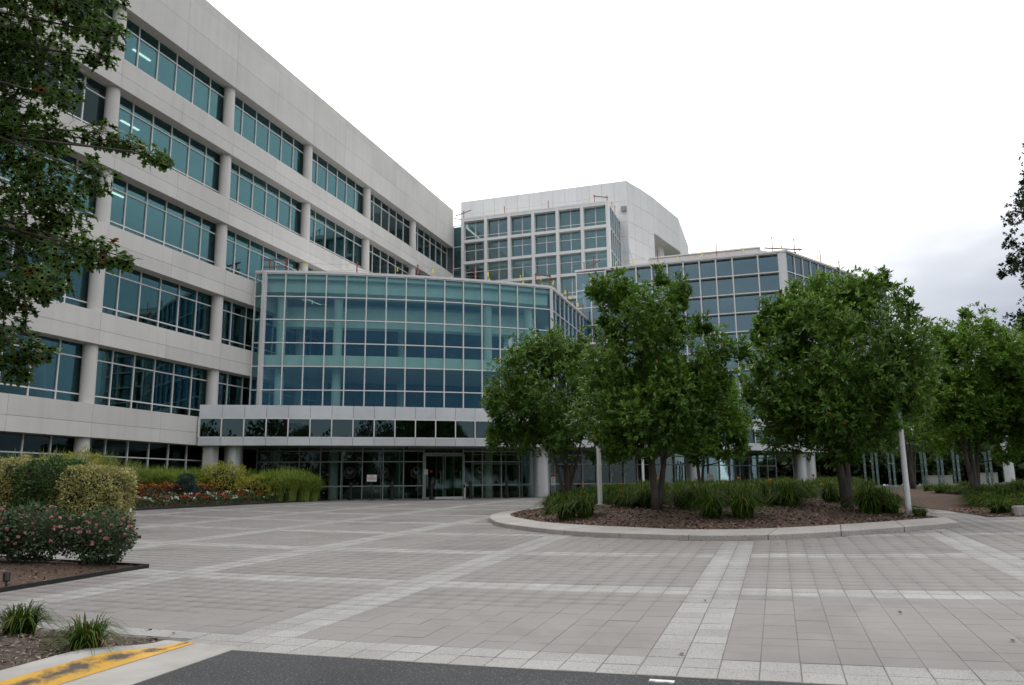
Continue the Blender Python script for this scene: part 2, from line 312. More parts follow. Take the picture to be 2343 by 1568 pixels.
KI = [on_g(*p, .165)[:2] for p in [A_(1600, 160), A_(1900, 180), A_(2343, 198), B_(200, 195), B_(640, 195), B_(1000, 180), B_(1400, 155), B_(1870, 120)]]
KI = [np.array(p) for p in [(27.6, 8.45), (26.2, 8.42), (24.9, 8.28), (23.9, 8.0), (22.9, 7.5), (22.0, 6.85)]]+KI
def resample(P, n):
    P = np.array(P); s = np.r_[0, np.cumsum(np.hypot(*np.diff(P, axis=0).T))]; t = np.linspace(0, s[-1], n)
    Q = np.c_[np.interp(t, s, P[:, 0]), np.interp(t, s, P[:, 1])]
    for _ in range(3): Q[1:-1] = .25*Q[:-2]+.5*Q[1:-1]+.25*Q[2:]
    return Q
NKS = 12; KOR = resample(KO, NKS*5+1); KIR = resample(KI, NKS*5+1)
ISL = [tuple(p) for p in KIR]+[(24, -3.45), (29.2, -4.1), (27.66, -4.56), (25.95, -4.85), (23.84, -5.06), (23.65, -6.0), (24.5, -9), (30, -12), (40, -12), (44, -3), (41, 5.5), (36, 8.6)]
ISL_OUT = [tuple(p) for p in KOR]+ISL[len(KIR):]
def pave():
    def cuts(C):
        o = []
        for a, b in zip(C[:-1], C[1:]): o += [(a+(b-a)*k/13, k in (0, 12), a+(b-a)*(k+1)/13) for k in range(13)]
        return o
    us = [(E_U+.008, True, 6.93)]+cuts(TU); ws = cuts([-c for c in LW]); ws = [(-b, f, -a) for a, f, b in ws]
    items = []
    for (u0, fu, u1) in us:
        for (w0, fw, w1) in ws: items.append((u0, u1, w0, w1, fu or fw))
    A = np.array(items); cu = (A[:, 0]+A[:, 1])/2; cw = (A[:, 2]+A[:, 3])/2
    k = (cw < 22.4) & (cw > -21) & ~inside(cu, cw, [(p[0], p[1]-.25 if p[0] < 36 else p[1]) for p in BED_L] if False else BED_L) & ~inside(cu, cw, ISL_OUT) & (cu < 45.4) & ~((cu < 6.9) & (cw > 5.6))
    A = A[k]; cu = cu[k]; cw = cw[k]
    P = np.c_[cu, cw, g(cu, cw)-EYE]; dep = P @ FW; x = CX+FPX*(P @ RT)/dep; y = CY-FPX*(P @ UP)/dep
    vis = (x > -20) & (x < 2362) & (y < 1580) & (dep > 1); key = np.where(vis, dep, 1e9); order = np.argsort(key); near = set(order[:300].tolist())
    V = {0: [], 1: []}; T = {0: [], 1: []}
    for i, (u0, u1, w0, w1, gr) in enumerate(A):
        c = .0042 if gr else .0016; jit = nr.normal(0, .0012); tone = float(np.clip(nr.normal(.5, .22), 0, 1))
        q = [(u0+c, w0+c), (u1-c, w0+c), (u1-c, w1-c), (u0+c, w1-c)]; b = .004
        qi = [(u0+c+b, w0+c+b), (u1-c-b, w0+c+b), (u1-c-b, w1-c-b), (u0+c+b, w1-c-b)]
        vs = [(a, d, float(g(a, d))-.008) for a, d in q]+[(a, d, float(g(a, d))-.003+jit) for a, d in q]+[(a, d, float(g(a, d))+jit) for a, d in qi]
        if i in near:
            m = MB().add(vs, [(8, 9, 10, 11)]+[(k, (k+1) % 4, 4+(k+1) % 4, 4+k) for k in range(4)]+[(4+k, 4+(k+1) % 4, 8+(k+1) % 4, 8+k) for k in range(4)], tone)
            m.build('paver', M_gran if gr else M_paver, plaza)
        else:
            V[int(gr)] += vs[0:4]+vs[8:12]; T[int(gr)] += [tone]*8
    for kx, nm, m in ((0, 'field_paving', M_paver), (1, 'granite_band_paving', M_gran)):
        n = len(V[kx])//8; b = (np.arange(n)*8)[:, None]
        F = np.concatenate([b+np.array([[4, 5, 6, 7]])]+[b+np.array([[k, (k+1) % 4, 4+(k+1) % 4, 4+k]]) for k in range(4)])
        link(nm, np_mesh(nm, V[kx], F, m, tone=T[kx]), plaza, kind='stuff')
pave()
# kerb round the island: granite stones with a weathered top that slopes outwards
kerb = empty('kerb', (*KOR[30], float(g(*KOR[30]))), kind='structure')
for s in range(NKS):
    o = KOR[s*5:s*5+6].copy(); i_ = KIR[s*5:s*5+6].copy()
    for P in (o, i_): P[0] += (P[1]-P[0])*.03; P[-1] += (P[-2]-P[-1])*.03
    vs = []; tn = rng.random()
    for a, b in zip(o, i_):
        d = (b-a)/np.linalg.norm(b-a); ga, gb = float(g(*a)), float(g(*b)); a2 = a+d*.015
        vs += [(*a, ga-.05), (*a, ga+.103), (*a2, ga+.116), (*b, gb+.165), (*b, gb-.05)]
    fs = []
    for k in range(5):
        for j in range(4): fs.append((k*5+j, (k+1)*5+j, (k+1)*5+j+1, k*5+j+1)[::-1])
    fs += [(0, 1, 2, 3, 4), (29, 28, 27, 26, 25)]
    MB().add(vs, fs, tn).build('kerb_stone', M_kerb, kerb)
def isl_z(x, y, d=None):
    if d is None: d = edge_dist(np.asarray(x, float), np.asarray(y, float), ISL)
    right = smooth01((-np.asarray(y)-3.6)/.8)
    return g(x, y)+.12-.108*right+(.30-.08*right)*smooth01(d/3.2)+.035*lumps(x, y, 1.3, 3)*np.clip(d*2, 0, 1)
def bed_z(x, y, d=None):
    if d is None: d = edge_dist(np.asarray(x, float), np.asarray(y, float), BED_L)
    return g(x, y)+.02+.16*smooth01(d/1.3)+.03*lumps(x, y, 1.5, 5)*np.clip(d*2, 0, 1)
bed_mesh('island_planting_bed', ISL, isl_z, M_mulch)
bedl = bed_mesh('garden_planting_bed', BED_L, bed_z, M_mulch)
for a, b in zip(BED_L[:8], BED_L[1:9]):
    n = max(1, int(math.dist(a, b)/1.5))
    m = MB()
    for k in range(n):
        p = np.array(a)+(np.array(b)-np.array(a))*k/n; q = np.array(a)+(np.array(b)-np.array(a))*(k+1)/n
        m.bar((*p, float(g(*p))+.02), (*q, float(g(*q))+.02), .085, .022)
    m.build('bed_edging', M_edge, bedl)
# corner bed by the road, with its mountable painted kerb
BED_C = [(6.80, 5.86), (6.80, 14.5), (-4, 14.5), (-4, 5.86)]
def bedc_z(x, y, d=None):
    if d is None: d = edge_dist(np.asarray(x, float), np.asarray(y, float), BED_C)
    h = .13*smooth01((6.8-np.asarray(x))/1.3)
    return g(x, y)+.012+h*.9+.05*smooth01(d/.9)+.02*lumps(x, y, 2, 8)*np.clip(d*2, 0, 1)
M_mulch2 = mat('weathered_mulch', (.12, .088, .066), .95, col2=(.045, .033, .026), scale=24, detail=5, bump=1.0, bscale=50)
bed_mesh('corner_planting_bed', BED_C, bedc_z, M_mulch2, step=.16)
ck = empty('concrete_kerb', (5, 5.5, float(g(5, 5.5))), kind='structure')
US = np.r_[np.linspace(6.74, 5.2, 12), np.linspace(4.8, -4, 12)]
def kerb_strip(prof, name, m, parent, close=False):
    vs = []
    for u in US:
        h = .135*float(smooth01((6.74-u)/1.2))
        vs += [(u, w, float(g(u, w))+(h*k if k >= 0 else 0)+dz) for w, k, dz in prof]
    n = len(prof); fs = [(i*n+j, i*n+j+1, (i+1)*n+j+1, (i+1)*n+j)[::-1] for i in range(len(US)-1) for j in range(n-1)]
    return MB().add(vs, fs).build(name, m, parent)
kerb_strip([(4.98, -1, -.03), (4.98, -1, .0), (5.44, -1, .012), (5.48, 0, .014)], 'gutter_pan', M_cem, ck)
kerb_strip([(5.475, 0, .012), (5.64, .90, .012), (5.68, 1, .018), (5.85, 1, .02), (5.865, 1, -.1)], 'kerb_back', M_cem, ck)
def yellow_mat():
    m = mat('worn_yellow_paint', (.62, .335, .012), .6, col2=(.52, .28, .01), scale=5); nt = m.node_tree; N = nt.nodes; L = nt.links; b = N['Principled BSDF']
    src = b.inputs['Base Color'].links[0].from_socket; geo = N.new('ShaderNodeNewGeometry')
    mp = N.new('ShaderNodeMapping'); mp.inputs['Scale'].default_value = (2.2, 5., 5.); L.new(geo.outputs['Position'], mp.inputs[0])
    nz = N.new('ShaderNodeTexNoise'); nz.inputs['Scale'].default_value = 2.2; nz.inputs['Detail'].default_value = 9; nz.inputs['Roughness'].default_value = .68; L.new(mp.outputs[0], nz.inputs['Vector'])
    mr = N.new('ShaderNodeMapRange'); L.new(nz.outputs[0], mr.inputs[0]); mr.inputs[1].default_value = .60; mr.inputs[2].default_value = .80
    sx = N.new('ShaderNodeSeparateXYZ'); L.new(geo.outputs['Position'], sx.inputs[0]); t1 = N.new('ShaderNodeMath'); t1.operation = 'SUBTRACT'; L.new(sx.outputs[1], t1.inputs[0]); t1.inputs[1].default_value = 5.57
    t2 = N.new('ShaderNodeMath'); t2.operation = 'ABSOLUTE'; L.new(t1.outputs[0], t2.inputs[0]); t3 = N.new('ShaderNodeMath'); t3.operation = 'MULTIPLY_ADD'; L.new(t2.outputs[0], t3.inputs[0]); t3.inputs[1].default_value = -4.2; t3.inputs[2].default_value = .29
    t4 = N.new('ShaderNodeMath'); t4.operation = 'ADD'; L.new(nz.outputs[0], t4.inputs[0]); L.new(t3.outputs[0], t4.inputs[1]); L.new(t4.outputs[0], mr.inputs[0])
    mx = N.new('ShaderNodeMixRGB'); L.new(mr.outputs[0], mx.inputs[0]); L.new(src, mx.inputs[1]); mx.inputs[2].default_value = (.05, .036, .02, 1); L.new(mx.outputs[0], b.inputs['Base Color']); return m
tag(kerb_strip([(5.485, .055, .016), (5.632, .86, .016)], 'painted_face', yellow_mat(), ck), 'worn yellow paint on the sloping kerb face')
# chips on the mulch, leaves fallen on the paving
def chips(name, poly, zf, n, seed, umax, m=M_chip, size=(.012, .05)):
    r = np.random.default_rng(seed); xs = np.array(poly); x = r.uniform(xs[:, 0].min(), min(xs[:, 0].max(), umax), n*3); y = r.uniform(xs[:, 1].min(), xs[:, 1].max(), n*3)
    P = np.c_[x, y, g(x, y)-EYE]; dep = P @ FW; px = CX+FPX*(P @ RT)/np.maximum(dep, .1)
    k = inside(x, y, poly) & (px > -150) & (px < 2500) & (dep > 0); x, y = x[k][:n], y[k][:n]; n = len(x); z = zf(x, y)
    L = r.uniform(*size, n)[:, None]; a = r.uniform(0, 6.28, n); tl = r.normal(0, .35, n)
    d = np.c_[np.cos(a)*np.cos(tl), np.sin(a)*np.cos(tl), np.sin(tl)]; s = np.c_[-np.sin(a), np.cos(a), r.normal(0, .3, n)]*r.uniform(.2, .5, n)[:, None]
    c = np.c_[x, y, z+.012]; up = np.array([0, 0, .008])
    V = np.stack([c-d*L, c+s*L+up, c+d*L, c-s*L+up], 1).reshape(-1, 3); F = np.arange(n*4).reshape(-1, 4)
    return link(name, np_mesh(name, V, F, m, tone=np.repeat(r.random(n), 4)), kind='stuff')
tag(chips('bark_chips', ISL, isl_z, 14000, 11, 27., M_chip, (.018, .065)), 'loose bark chips over the island bed')
tag(chips('bark_litter', BED_L, bed_z, 8000, 12, 16., M_chip, (.015, .05)), 'loose bark chips over the garden bed')
M_chip2 = mat('pale_wood_chip', (.20, .155, .125), .9, tone=.7)
tag(chips('wood_chip_litter', BED_C, bedc_z, 9000, 13, 6.9, M_chip2, (.010, .038)), 'pale shredded wood over the corner bed by the road')
# ---------------------------------------------------------------- buildings
Z = lambda r: r+EYE                     # heights surveyed from the eye
def curtain(root, pts, zs, mg, mm, mw=.06, md=.14, goff=.05, tw=.06, td=None, jitter=.0015, ends=True, part_panes=True):
    """glazed wall on plan points pts (building to the left), levels zs rising; every pane, mullion and rail its own part"""
    pts = [np.array(p, float) for p in pts]; td = td or md
    for i in range(len(pts)-1):
        for j in range(len(zs)-1):
            if not part_panes: continue
            p, q = pts[i], pts[i+1]; d = (q-p)/np.linalg.norm(q-p); nn = np.array([-d[1], d[0]]); o = goff+nr.normal(0, jitter, 4)
            a, b, c, e = p+d*mw*.4+nn*o[0], q-d*mw*.4+nn*o[1], q-d*mw*.4+nn*o[2], p+d*mw*.4+nn*o[3]; z0, z1 = zs[j]+tw*.4, zs[j+1]-tw*.4; t = nn*.012
            vs = [(*a, z0), (*b, z0), (*c, z1), (*e, z1)]+[(*(a+t), z0), (*(b+t), z0), (*(c+t), z1), (*(e+t), z1)]
            MB().add(vs, [(0, 1, 2, 3), (7, 6, 5, 4), (0, 4, 5, 1), (1, 5, 6, 2), (2, 6, 7, 3), (3, 7, 4, 0)]).build('pane', mg, root)
    for i, p in enumerate(pts):
        if not ends and i in (0, len(pts)-1): continue
        d = pts[min(i+1, len(pts)-1)]-pts[max(i-1, 0)]; d /= np.linalg.norm(d); nn = np.array([-d[1], d[0]]); c = p+nn*(md/2-.03)
        MB().bar((*c, zs[0]), (*c, zs[-1]), mw, md, side=(*d, 0)).build('mullion', mm, root)
    for z in zs:
        m = MB()
        for p, q in zip(pts[:-1], pts[1:]): m.wallseg(p, q, z-tw/2, z+tw/2, td-.012, -.024, inset=mw*.5)
        m.build('transom', mm, root)
def split(p, q, n): p = np.array(p, float); q = np.array(q, float); return [p+(q-p)*k/n for k in range(n+1)]
def panels(root, p, q, n, z0, z1, m, th=.03, gap=.007, off=0., zl=None):
    pts = split(p, q, n) if n else None
    for a, b in zip(pts[:-1], pts[1:]): MB().wallseg(a, b, z0+gap, z1-gap, th, off, inset=gap, tone=rng.random()).build('panel', m, root)

# ---- office wing
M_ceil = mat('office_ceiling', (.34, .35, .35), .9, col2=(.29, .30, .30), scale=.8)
WF, CS, C0 = 27.5, 7.97, 26.44
wing = empty('office_wing', (34, 27.5, float(g(34, 27.5))), 'long pale concrete office wing with ribbon windows and round columns', 'building')
WL = [Z(2.38+4.005*k) for k in range(6)]; WS = [z+1.42 for z in WL[:5]]+[Z(26.1)]; WE = 66.25
CU = [C0+CS*k for k in range(-4, 5)]                   # column lines
for k in range(6):
    lo, hi = WL[k], WS[k]; top = k == 5
    MB().box(-5.4, WE, WF+.031, WF+.66, lo+.004, hi-.004).build('spandrel_core', M_core if False else M_conc, wing)
    MB().box(-5.4, WE, WF+.022, WF+.0305, lo+.02, hi-.02).build('joint_backing', M_core, wing)
    rows = [(lo, lo+.62), (lo+.62, hi)] if not top else [(lo, lo+1.58), (lo+1.58, lo+3.15), (lo+3.15, hi)]
    cuts = [-5.44]+[c for q in CU for c in (q, q+CS/2)]; cuts = sorted(c for c in cuts if c < WE-1)+[WE]
    for r0, r1 in rows:
        for a, b in zip(cuts[:-1], cuts[1:]):
            if b < 6: continue
            MB().box(a+.006, b-.006, WF-.004+.008*(r0 > lo+3), WF+.0302, r0+(.007 if r0 > lo else 0), r1-(.007 if r1 < hi else 0), rng.random()).build('panel', M_conc, wing)
        MB().box(-5.4, 6.6, WF, WF+.03, r0+.007, r1-.007).build('end_panel', M_conc, wing) if False else None
    # floor slab and ceiling behind the band
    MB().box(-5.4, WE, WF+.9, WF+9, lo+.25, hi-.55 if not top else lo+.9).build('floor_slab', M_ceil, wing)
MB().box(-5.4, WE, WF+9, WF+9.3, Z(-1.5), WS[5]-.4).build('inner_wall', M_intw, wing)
MB().box(-5.4, WE, WF+.66, WF+26, WS[5]-.9, WS[5]-.3).build('roof', M_conc, wing)
MB().box(-5.4, WE, WF+9.3, WF+26, Z(-1.5), WS[5]-.9).build('rear_wall', M_conc, wing)
MB().box(WE+.02, WE+.3, WF+.7, WF+26, Z(-1.5), WS[5]-.35).build('end_wall', M_conc, wing)
MB().box(-5.7, -5.4, WF, WF+26, Z(-1.5), WS[5]).build('end_wall', M_conc, wing)
base_z = float(g(30, 27))-.3
MB().box(-5.4, 37, WF+.45, WF+.75, base_z, Z(-.35)).build('plinth', M_conc, wing)
GP = WF+.62
pane_h = [(0.0, .44), (.44, 2.02), (2.02, 2.66)]
pw = None
shared = {}
for row in range(6):
    zs0 = WS[row-1] if row else Z(-.35); ztop = WL[row]+.02
    for bi, cu in enumerate(CU):
        if cu < 0: continue
        u0 = cu+.12; u1 = min(cu+CS-.12, WE-.05); nP = 6
        if row == 0:
            if cu > 34: continue
            lev = [zs0, zs0+1.05, zs0+2.0, ztop]
        else: lev = [zs0-.02, zs0+.42, zs0+2.0, ztop]
        if u1-u0 < 2: continue
        xs = np.linspace(u0, u1, nP+1); m = MB()
        for x in xs: m.box(x-.027, x+.027, GP-.055, GP+.055, lev[0], lev[-1])
        for z in lev: m.box(xs[0]+.034, xs[-1]-.034, GP-.048, GP+.048, z-.027, z+.027)
        win = m.build('window', M_frame, wing, loc=((u0+u1)/2-34, .62, lev[0]-wing.location[2]))
        hidden = (row <= 2 and cu > 37) or (row == 3 and cu > 44)
        if C0-.5 <= cu <= C0+CS*2+.5 and row >= 1 and not hidden or (abs(cu-C0+CS) < .5 and row in (1, 2, 3)):
            o0 = world_org(win)
            for a, b in zip(xs[:-1], xs[1:]):
                for z0, z1 in zip(lev[:-1], lev[1:]):
                    key = (round(b-a, 3), round(z1-z0, 3))
                    if key not in shared:
                        h, v = key[0]/2-.03, key[1]/2-.03; mm = MB().box(-h, h, -.006, .006, -v, v); me = bpy.data.meshes.new('pane'); me.from_pydata(mm.v, [], mm.f); me.materials.append(M_glass); shared[key] = me
                    p = link('pane', shared[key], win, ((a+b)/2-o0[0], GP-o0[1], (z0+z1)/2-o0[2])); p.rotation_euler = (nr.normal(0, .0022), 0, nr.normal(0, .0022))
        else:
            m = MB()
            for a, b in zip(xs[:-1], xs[1:]):
                for z0, z1 in zip(lev[:-1], lev[1:]):
                    t = nr.normal(0, .0015, 4); m.add([(a+.03, GP+t[0], z0+.03), (b-.03, GP+t[1], z0+.03), (b-.03, GP+t[2], z1-.03), (a+.03, GP+t[3], z1-.03)], [(0, 1, 2, 3)])
            m.build('glazing', M_glass, win, kind='stuff')
for cu in CU:
    if cu < 0: continue
    for row in range(6):
        z0 = WS[row-1]-.02 if row else Z(-.9)
        if row == 0 and cu > 36: continue
        r = .31; MB().tube([(cu, WF+.40, z0), (cu, WF+.44, WL[row]+.01)], r, 20, cap=False).build('column', M_conc, wing, smooth=True)
# ceiling strip lights glimpsed through the top windows
M_lamp = bpy.data.materials.new('ceiling_strip_light'); M_lamp.use_nodes = True; _b = M_lamp.node_tree.nodes['Principled BSDF']; _b.inputs['Emission Color'].default_value = (1, .93, .78, 1); _b.inputs['Emission Strength'].default_value = 2.5
for u, row, y in ((30.2, 5, 30.2), (29.4, 5, 31.4), (30.0, 4, 30.4), (29.2, 3, 30.2)):
    MB().box(u-.6, u+.6, y-.06, y+.06, WL[row]+.20, WL[row]+.245).build('ceiling_light', M_lamp, wing)

# ---- curved glass hall
P0, P1 = np.array((37.06, 26.87)), np.array((46.16, 12.6))
def arc(p, q, turn, n):
    """n+1 points on the arc p->q that turns left (counter-clockwise from above) by 'turn' radians overall; n equal steps"""
    p = np.array(p, float); q = np.array(q, float); c = q-p; L = np.linalg.norm(c); R = L/(2*math.sin(turn/2)); d = c/L; nn = np.array([-d[1], d[0]]); ctr = (p+q)/2+nn*R*math.cos(turn/2)
    a0 = math.atan2(*(p-ctr)[::-1]); return [ctr+R*np.array([math.cos(a0+turn*k/n), math.sin(a0+turn*k/n)]) for k in range(n+1)], ctr, R
HA, HC, HR = arc(P0, P1, math.radians(19), 15)
hall = empty('glass_entrance_hall', (42, 20, float(g(42, 20))), 'curved teal glass entrance hall with white grid framing', 'building')
HT = Z(12.26); HZ = [HT-1.333*k for k in range(7)][::-1]; HZ = [Z(3.6)]+HZ
curtain(hall, HA, HZ, M_glasst, M_frame, mw=.065, md=.16)
curtain(hall, split(P1, (56.0, 12.6), 9)[0:], HZ, M_glasst, M_frame, mw=.06, md=.16, ends=False)
curtain(hall, [(36.98, 27.46), (37.0, 26.98)], HZ, M_glasst, M_frame, mw=.05, md=.12)
MB().bar((*(P0+np.array((-.02, .02))), Z(2.6)), (*(P0+np.array((-.02, .02))), HT+.05), .20, .24, side=(0, 1, 0)).build('corner_post', M_frame, hall)
MB().bar((*(P1+np.array((-.03, -.03))), Z(2.6)), (*(P1+np.array((-.03, -.03))), HT+.04), .16, .16, side=(0, 1, 0)).build('corner_post', M_frame, hall)
m = MB()
for p, q in list(zip(HA[:-1], HA[1:]))+[(P1, np.array((56., 12.6)))]: m.wallseg(p, q, HT+.031, HT+.17, .4, -.07)
m.wallseg((36.93, 27.46), (36.99, 26.9), HT+.032, HT+.165, .3, -.05)
m.build('roof_coping', M_frame, hall)
roofpoly = [tuple(p) for p in HA]+[(56, 12.6), (56, 27.45), (37.0, 27.45)]
MB().prism([(p[0]+.15*(i < 16), p[1]+.1) for i, p in enumerate(roofpoly)][:17]+[(56, 27.4), (37.2, 27.4)], HT-.25, HT+.04).build('roof', M_int, hall)
def off_arc(d, k0=0, k1=15, n=15): return [HC+(HR-d)*(np.array(p)-HC)/np.linalg.norm(np.array(p)-HC) for p in HA][k0:k1+1]
def band(root, d0, d1, z0, z1, name, m, k0=0, k1=15):
    A, B = off_arc(d0, k0, k1), off_arc(d1, k0, k1); b = MB()
    for i in range(len(A)-1): b.prism([A[i], A[i+1], B[i+1], B[i]], z0, z1)
    return b.build(name, m, root)
band(hall, .55, 2.2, HT-.95, HT-.26, 'ceiling_beam', M_int)
band(hall, 2.6, 3.4, HT-2.55, HT-1.35, 'bulkhead', M_int)
band(hall, 3.4, 9, HT-1.35, HT-1.0, 'upper_ceiling', M_int)
band(hall, .35, 7.5, Z(6.98), Z(7.62), 'gallery_slab', M_int)
band(hall, .3, 7.5, Z(2.9), Z(3.55), 'lower_slab', M_int)
band(hall, 7.5, 7.8, Z(3.5), HT-1.3, 'inner_wall', M_intw)
MB().box(37.2, 55.8, 27.2, 27.45, Z(-.4), HT-.3).build('inner_wall', M_intw, hall) if False else None
for k in (.62, 3.55, 11.75, 14.2, 7.4):
    a = math.atan2(*(np.array(HA[0])-HC)[::-1])+math.radians(19)*k/15; c = HC+(HR-1.55)*np.array([math.cos(a), math.sin(a)])
    if k == 7.4: c = HC+(HR-6.2)*np.array([math.cos(a), math.sin(a)])
    MB().tube([(*c, Z(-.5)), (*c, HT-.3)], .27, 20, cap=False).build('column', M_int, hall, smooth=True)
# ground-floor front and doors under the hall
GZ = [Z(-.44), Z(.30), Z(1.63), Z(2.22), Z(2.75)]
M_dframe = mat('green_grey_aluminium', (.30, .34, .31), .45, metal=.3)
curtain(hall, HA[:9], GZ, M_glassg, M_dframe, mw=.055, md=.10)
curtain(hall, HA[10:], GZ, M_glassg, M_dframe, mw=.055, md=.10)
d8, d10 = np.array(HA[8]), np.array(HA[10]); dm = (d8+d10)/2
fr = MB()
for p in (d8, d10):
    fr.bar((*p, Z(-.45)), (*p, Z(2.02)), .14, .16, side=(*(d10-d8), 0))
fr.bar((*d8, Z(2.07)), (*d10, Z(2.07)), .12, .16)
door = fr.build('door_frame', M_dframe, hall)
for a, b in ((d8, dm), (dm, d10)):
    leaf = MB(); t = (b-a)/np.linalg.norm(b-a); a2 = a+t*.09; b2 = b-t*.03
    for p in (a2, b2): leaf.bar((*p, Z(-.42)), (*p, Z(2.0)), .06, .05, side=(*t, 0))
    for z in (-.38, 1.97): leaf.bar((*a2, Z(z)), (*b2, Z(z)), .08, .045)
    lf = leaf.build('door_leaf', M_dframe, door)
    MB().wallseg(a2+t*.03, b2-t*.03, Z(-.34), Z(1.93), .012, .0).build('pane', M_glassg, lf)
    MB().bar((*(b2-t*.14), Z(.35)), (*(b2-t*.14), Z(1.1)), .03, .03).build('handle', M_metal, lf)
tg = MB(); tg.wallseg(d8, d10, Z(2.14), Z(2.72), .012, .04); tg.build('transom_light', M_glassg, hall)
# inner vestibule screen: a second line of clear glass with slim posts
VS = off_arc(2.3, 4, 12); curtain(hall, VS, [Z(-.43), Z(2.6)], M_glassg, M_metal, mw=.03, md=.05)
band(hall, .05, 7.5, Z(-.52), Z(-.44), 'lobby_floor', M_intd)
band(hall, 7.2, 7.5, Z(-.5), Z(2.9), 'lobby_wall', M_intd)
MB().prism([HC+(HR-r)*np.array([math.cos(math.atan2(*(np.array(HA[0])-HC)[::-1])+math.radians(19)*k/15), math.sin(math.atan2(*(np.array(HA[0])-HC)[::-1])+math.radians(19)*k/15)]) for r, k in ((3.4, 8.2), (3.4, 10.6), (4.1, 10.6), (4.1, 8.2))], Z(-.44), Z(.62)).build('reception_desk', mat('desk_timber', (.20, .12, .06), .5), hall)

# ---- canopy with a strip window, one long shallow arc in front of hall and east block
def circ3(a, b, c):
    a, b, c = map(np.array, (a, b, c)); A = np.array([b-a, c-a])*2; r = np.array([b@b-a@a, c@c-a@a]); o = np.linalg.solve(A, r); return o, np.linalg.norm(a-o)
CC, CR = circ3((32.95, 27.4), (40.35, 15.3), (53.1, 1.65))
ca0 = math.atan2(*(np.array((32.95, 27.4))-CC)[::-1]); ca1 = math.atan2(*(np.array((59.6, -3.4))-CC)[::-1]); NC = int(round(abs(ca1-ca0)*CR/1.085))
def cpt(k, d=0.): a = ca0+(ca1-ca0)*k/NC; return CC+(CR-d)*np.array([math.cos(a), math.sin(a)])
canopy = empty('entrance_canopy', (*cpt(14), float(g(*cpt(14)))), 'long curved metal canopy with a dark strip window above the entrance', 'canopy')
CPT = [cpt(k) for k in range(NC+1)]; cz = [Z(2.35), Z(2.735), Z(2.79), Z(3.69), Z(3.755), Z(4.40)]
for p, q in zip(CPT[:-1], CPT[1:]):
    MB().wallseg(p, q, cz[0]+.004, cz[1]-.004, .06, 0, inset=.008, tone=rng.random()).build('panel', M_metal, canopy)
    MB().wallseg(p, q, cz[4]+.004, cz[5]-.004, .06, 0, inset=.008, tone=rng.random()).build('panel', M_metal, canopy)
    o = nr.normal(0, .0015, 2); MB().wallseg(p, q, cz[2]-.01, cz[3]+.01, .012, .05+o[0], inset=.03).build('pane', M_glassd, canopy)
for p in CPT: MB().bar((*p, cz[2]), (*p, cz[3]), .055, .1, side=(*(CPT[1]-CPT[0]), 0)).build('mullion', M_frame, canopy)
for za, zb in ((cz[1], cz[2]), (cz[3], cz[4])):
    m = MB()
    for p, q in zip(CPT[:-1], CPT[1:]): m.wallseg(p, q, za, zb, .07, -.012)
    m.build('transom', M_frame, canopy)
back = MB(); sof = MB(); top = MB()
for k in range(NC):
    dep = 6.0 if k > 2 else 2.2+1.2*k
    a, b, c, e = cpt(k, .07), cpt(k+1, .07), cpt(k+1, dep), cpt(k, dep)
    c[1] = min(c[1], 27.38); e[1] = min(e[1], 27.38); a[1] = min(a[1], 27.38); b[1] = min(b[1], 27.38)
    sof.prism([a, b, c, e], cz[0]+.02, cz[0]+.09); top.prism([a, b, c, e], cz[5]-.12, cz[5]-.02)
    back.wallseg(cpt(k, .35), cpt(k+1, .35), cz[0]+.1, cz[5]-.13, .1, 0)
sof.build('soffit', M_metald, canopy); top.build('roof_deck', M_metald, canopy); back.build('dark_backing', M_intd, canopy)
e0 = cpt(0); MB().prism([e0+np.array((-.02, .0)), e0+np.array((.05, -.03)), (e0[0]+2.0, 27.38), (e0[0]+.05, 27.38)], cz[0]+.01, cz[5]-.01).build('end_panel', M_metal, canopy)
def canopy_col(px, d, lab):
    # where the sight line at px meets the arc set back by d
    best = min((abs((RT @ (np.array([*cpt(k, d), 2.])-np.array([0, 0, EYE])))/(FW @ (np.array([*cpt(k, d), 2.])-np.array([0, 0, EYE])))*FPX+CX-px), k) for k in np.linspace(0, NC, 900))[1]
    c = cpt(best, d); gz = float(g(*c)); r = empty('canopy_column', (*c, gz), lab, 'column', 'round metal columns under the canopy', 'thing')
    MB().tube([(*c, gz+.02), (*c, cz[0]+.03)], .46, 28, cap=False).build('shaft', M_metal, r, smooth=True)
    MB().tube([(*c, gz-.05), (*c, gz+.05)], .52, 28).build('base_ring', M_metald, r)
for px, d, lab in ((530, 1.3, 'round metal canopy column behind the tall grasses by the flower bed'), (1239, 1.5, 'wide round metal canopy column behind the smallest island tree'), (1590, 1.5, 'round metal canopy column behind the no smoking sign in the island planting'), (1832, 1.5, 'round metal canopy column seen past the trunk of the broad tree'), (1958, 1.5, 'round metal canopy column beside the glass fins')):
    canopy_col(px, d, lab)
w0 = empty('stone_pier', (36.3, 27.0, float(g(36, 27))), 'square pale stone pier under the left end of the canopy', 'pier', None, 'thing')
pp = on_y(482, 1040, 27.2); MB().box(pp[0]-.28, pp[0]+.28, 26.95, 27.45, float(g(36, 27))-.1, cz[0]+.02).build('shaft', M_conc, w0)
MB().box(pp[0]-.32, pp[0]+.32, 26.91, 27.47, float(g(36, 27))-.1, float(g(36, 27))+.12).build('base', M_conc, w0)

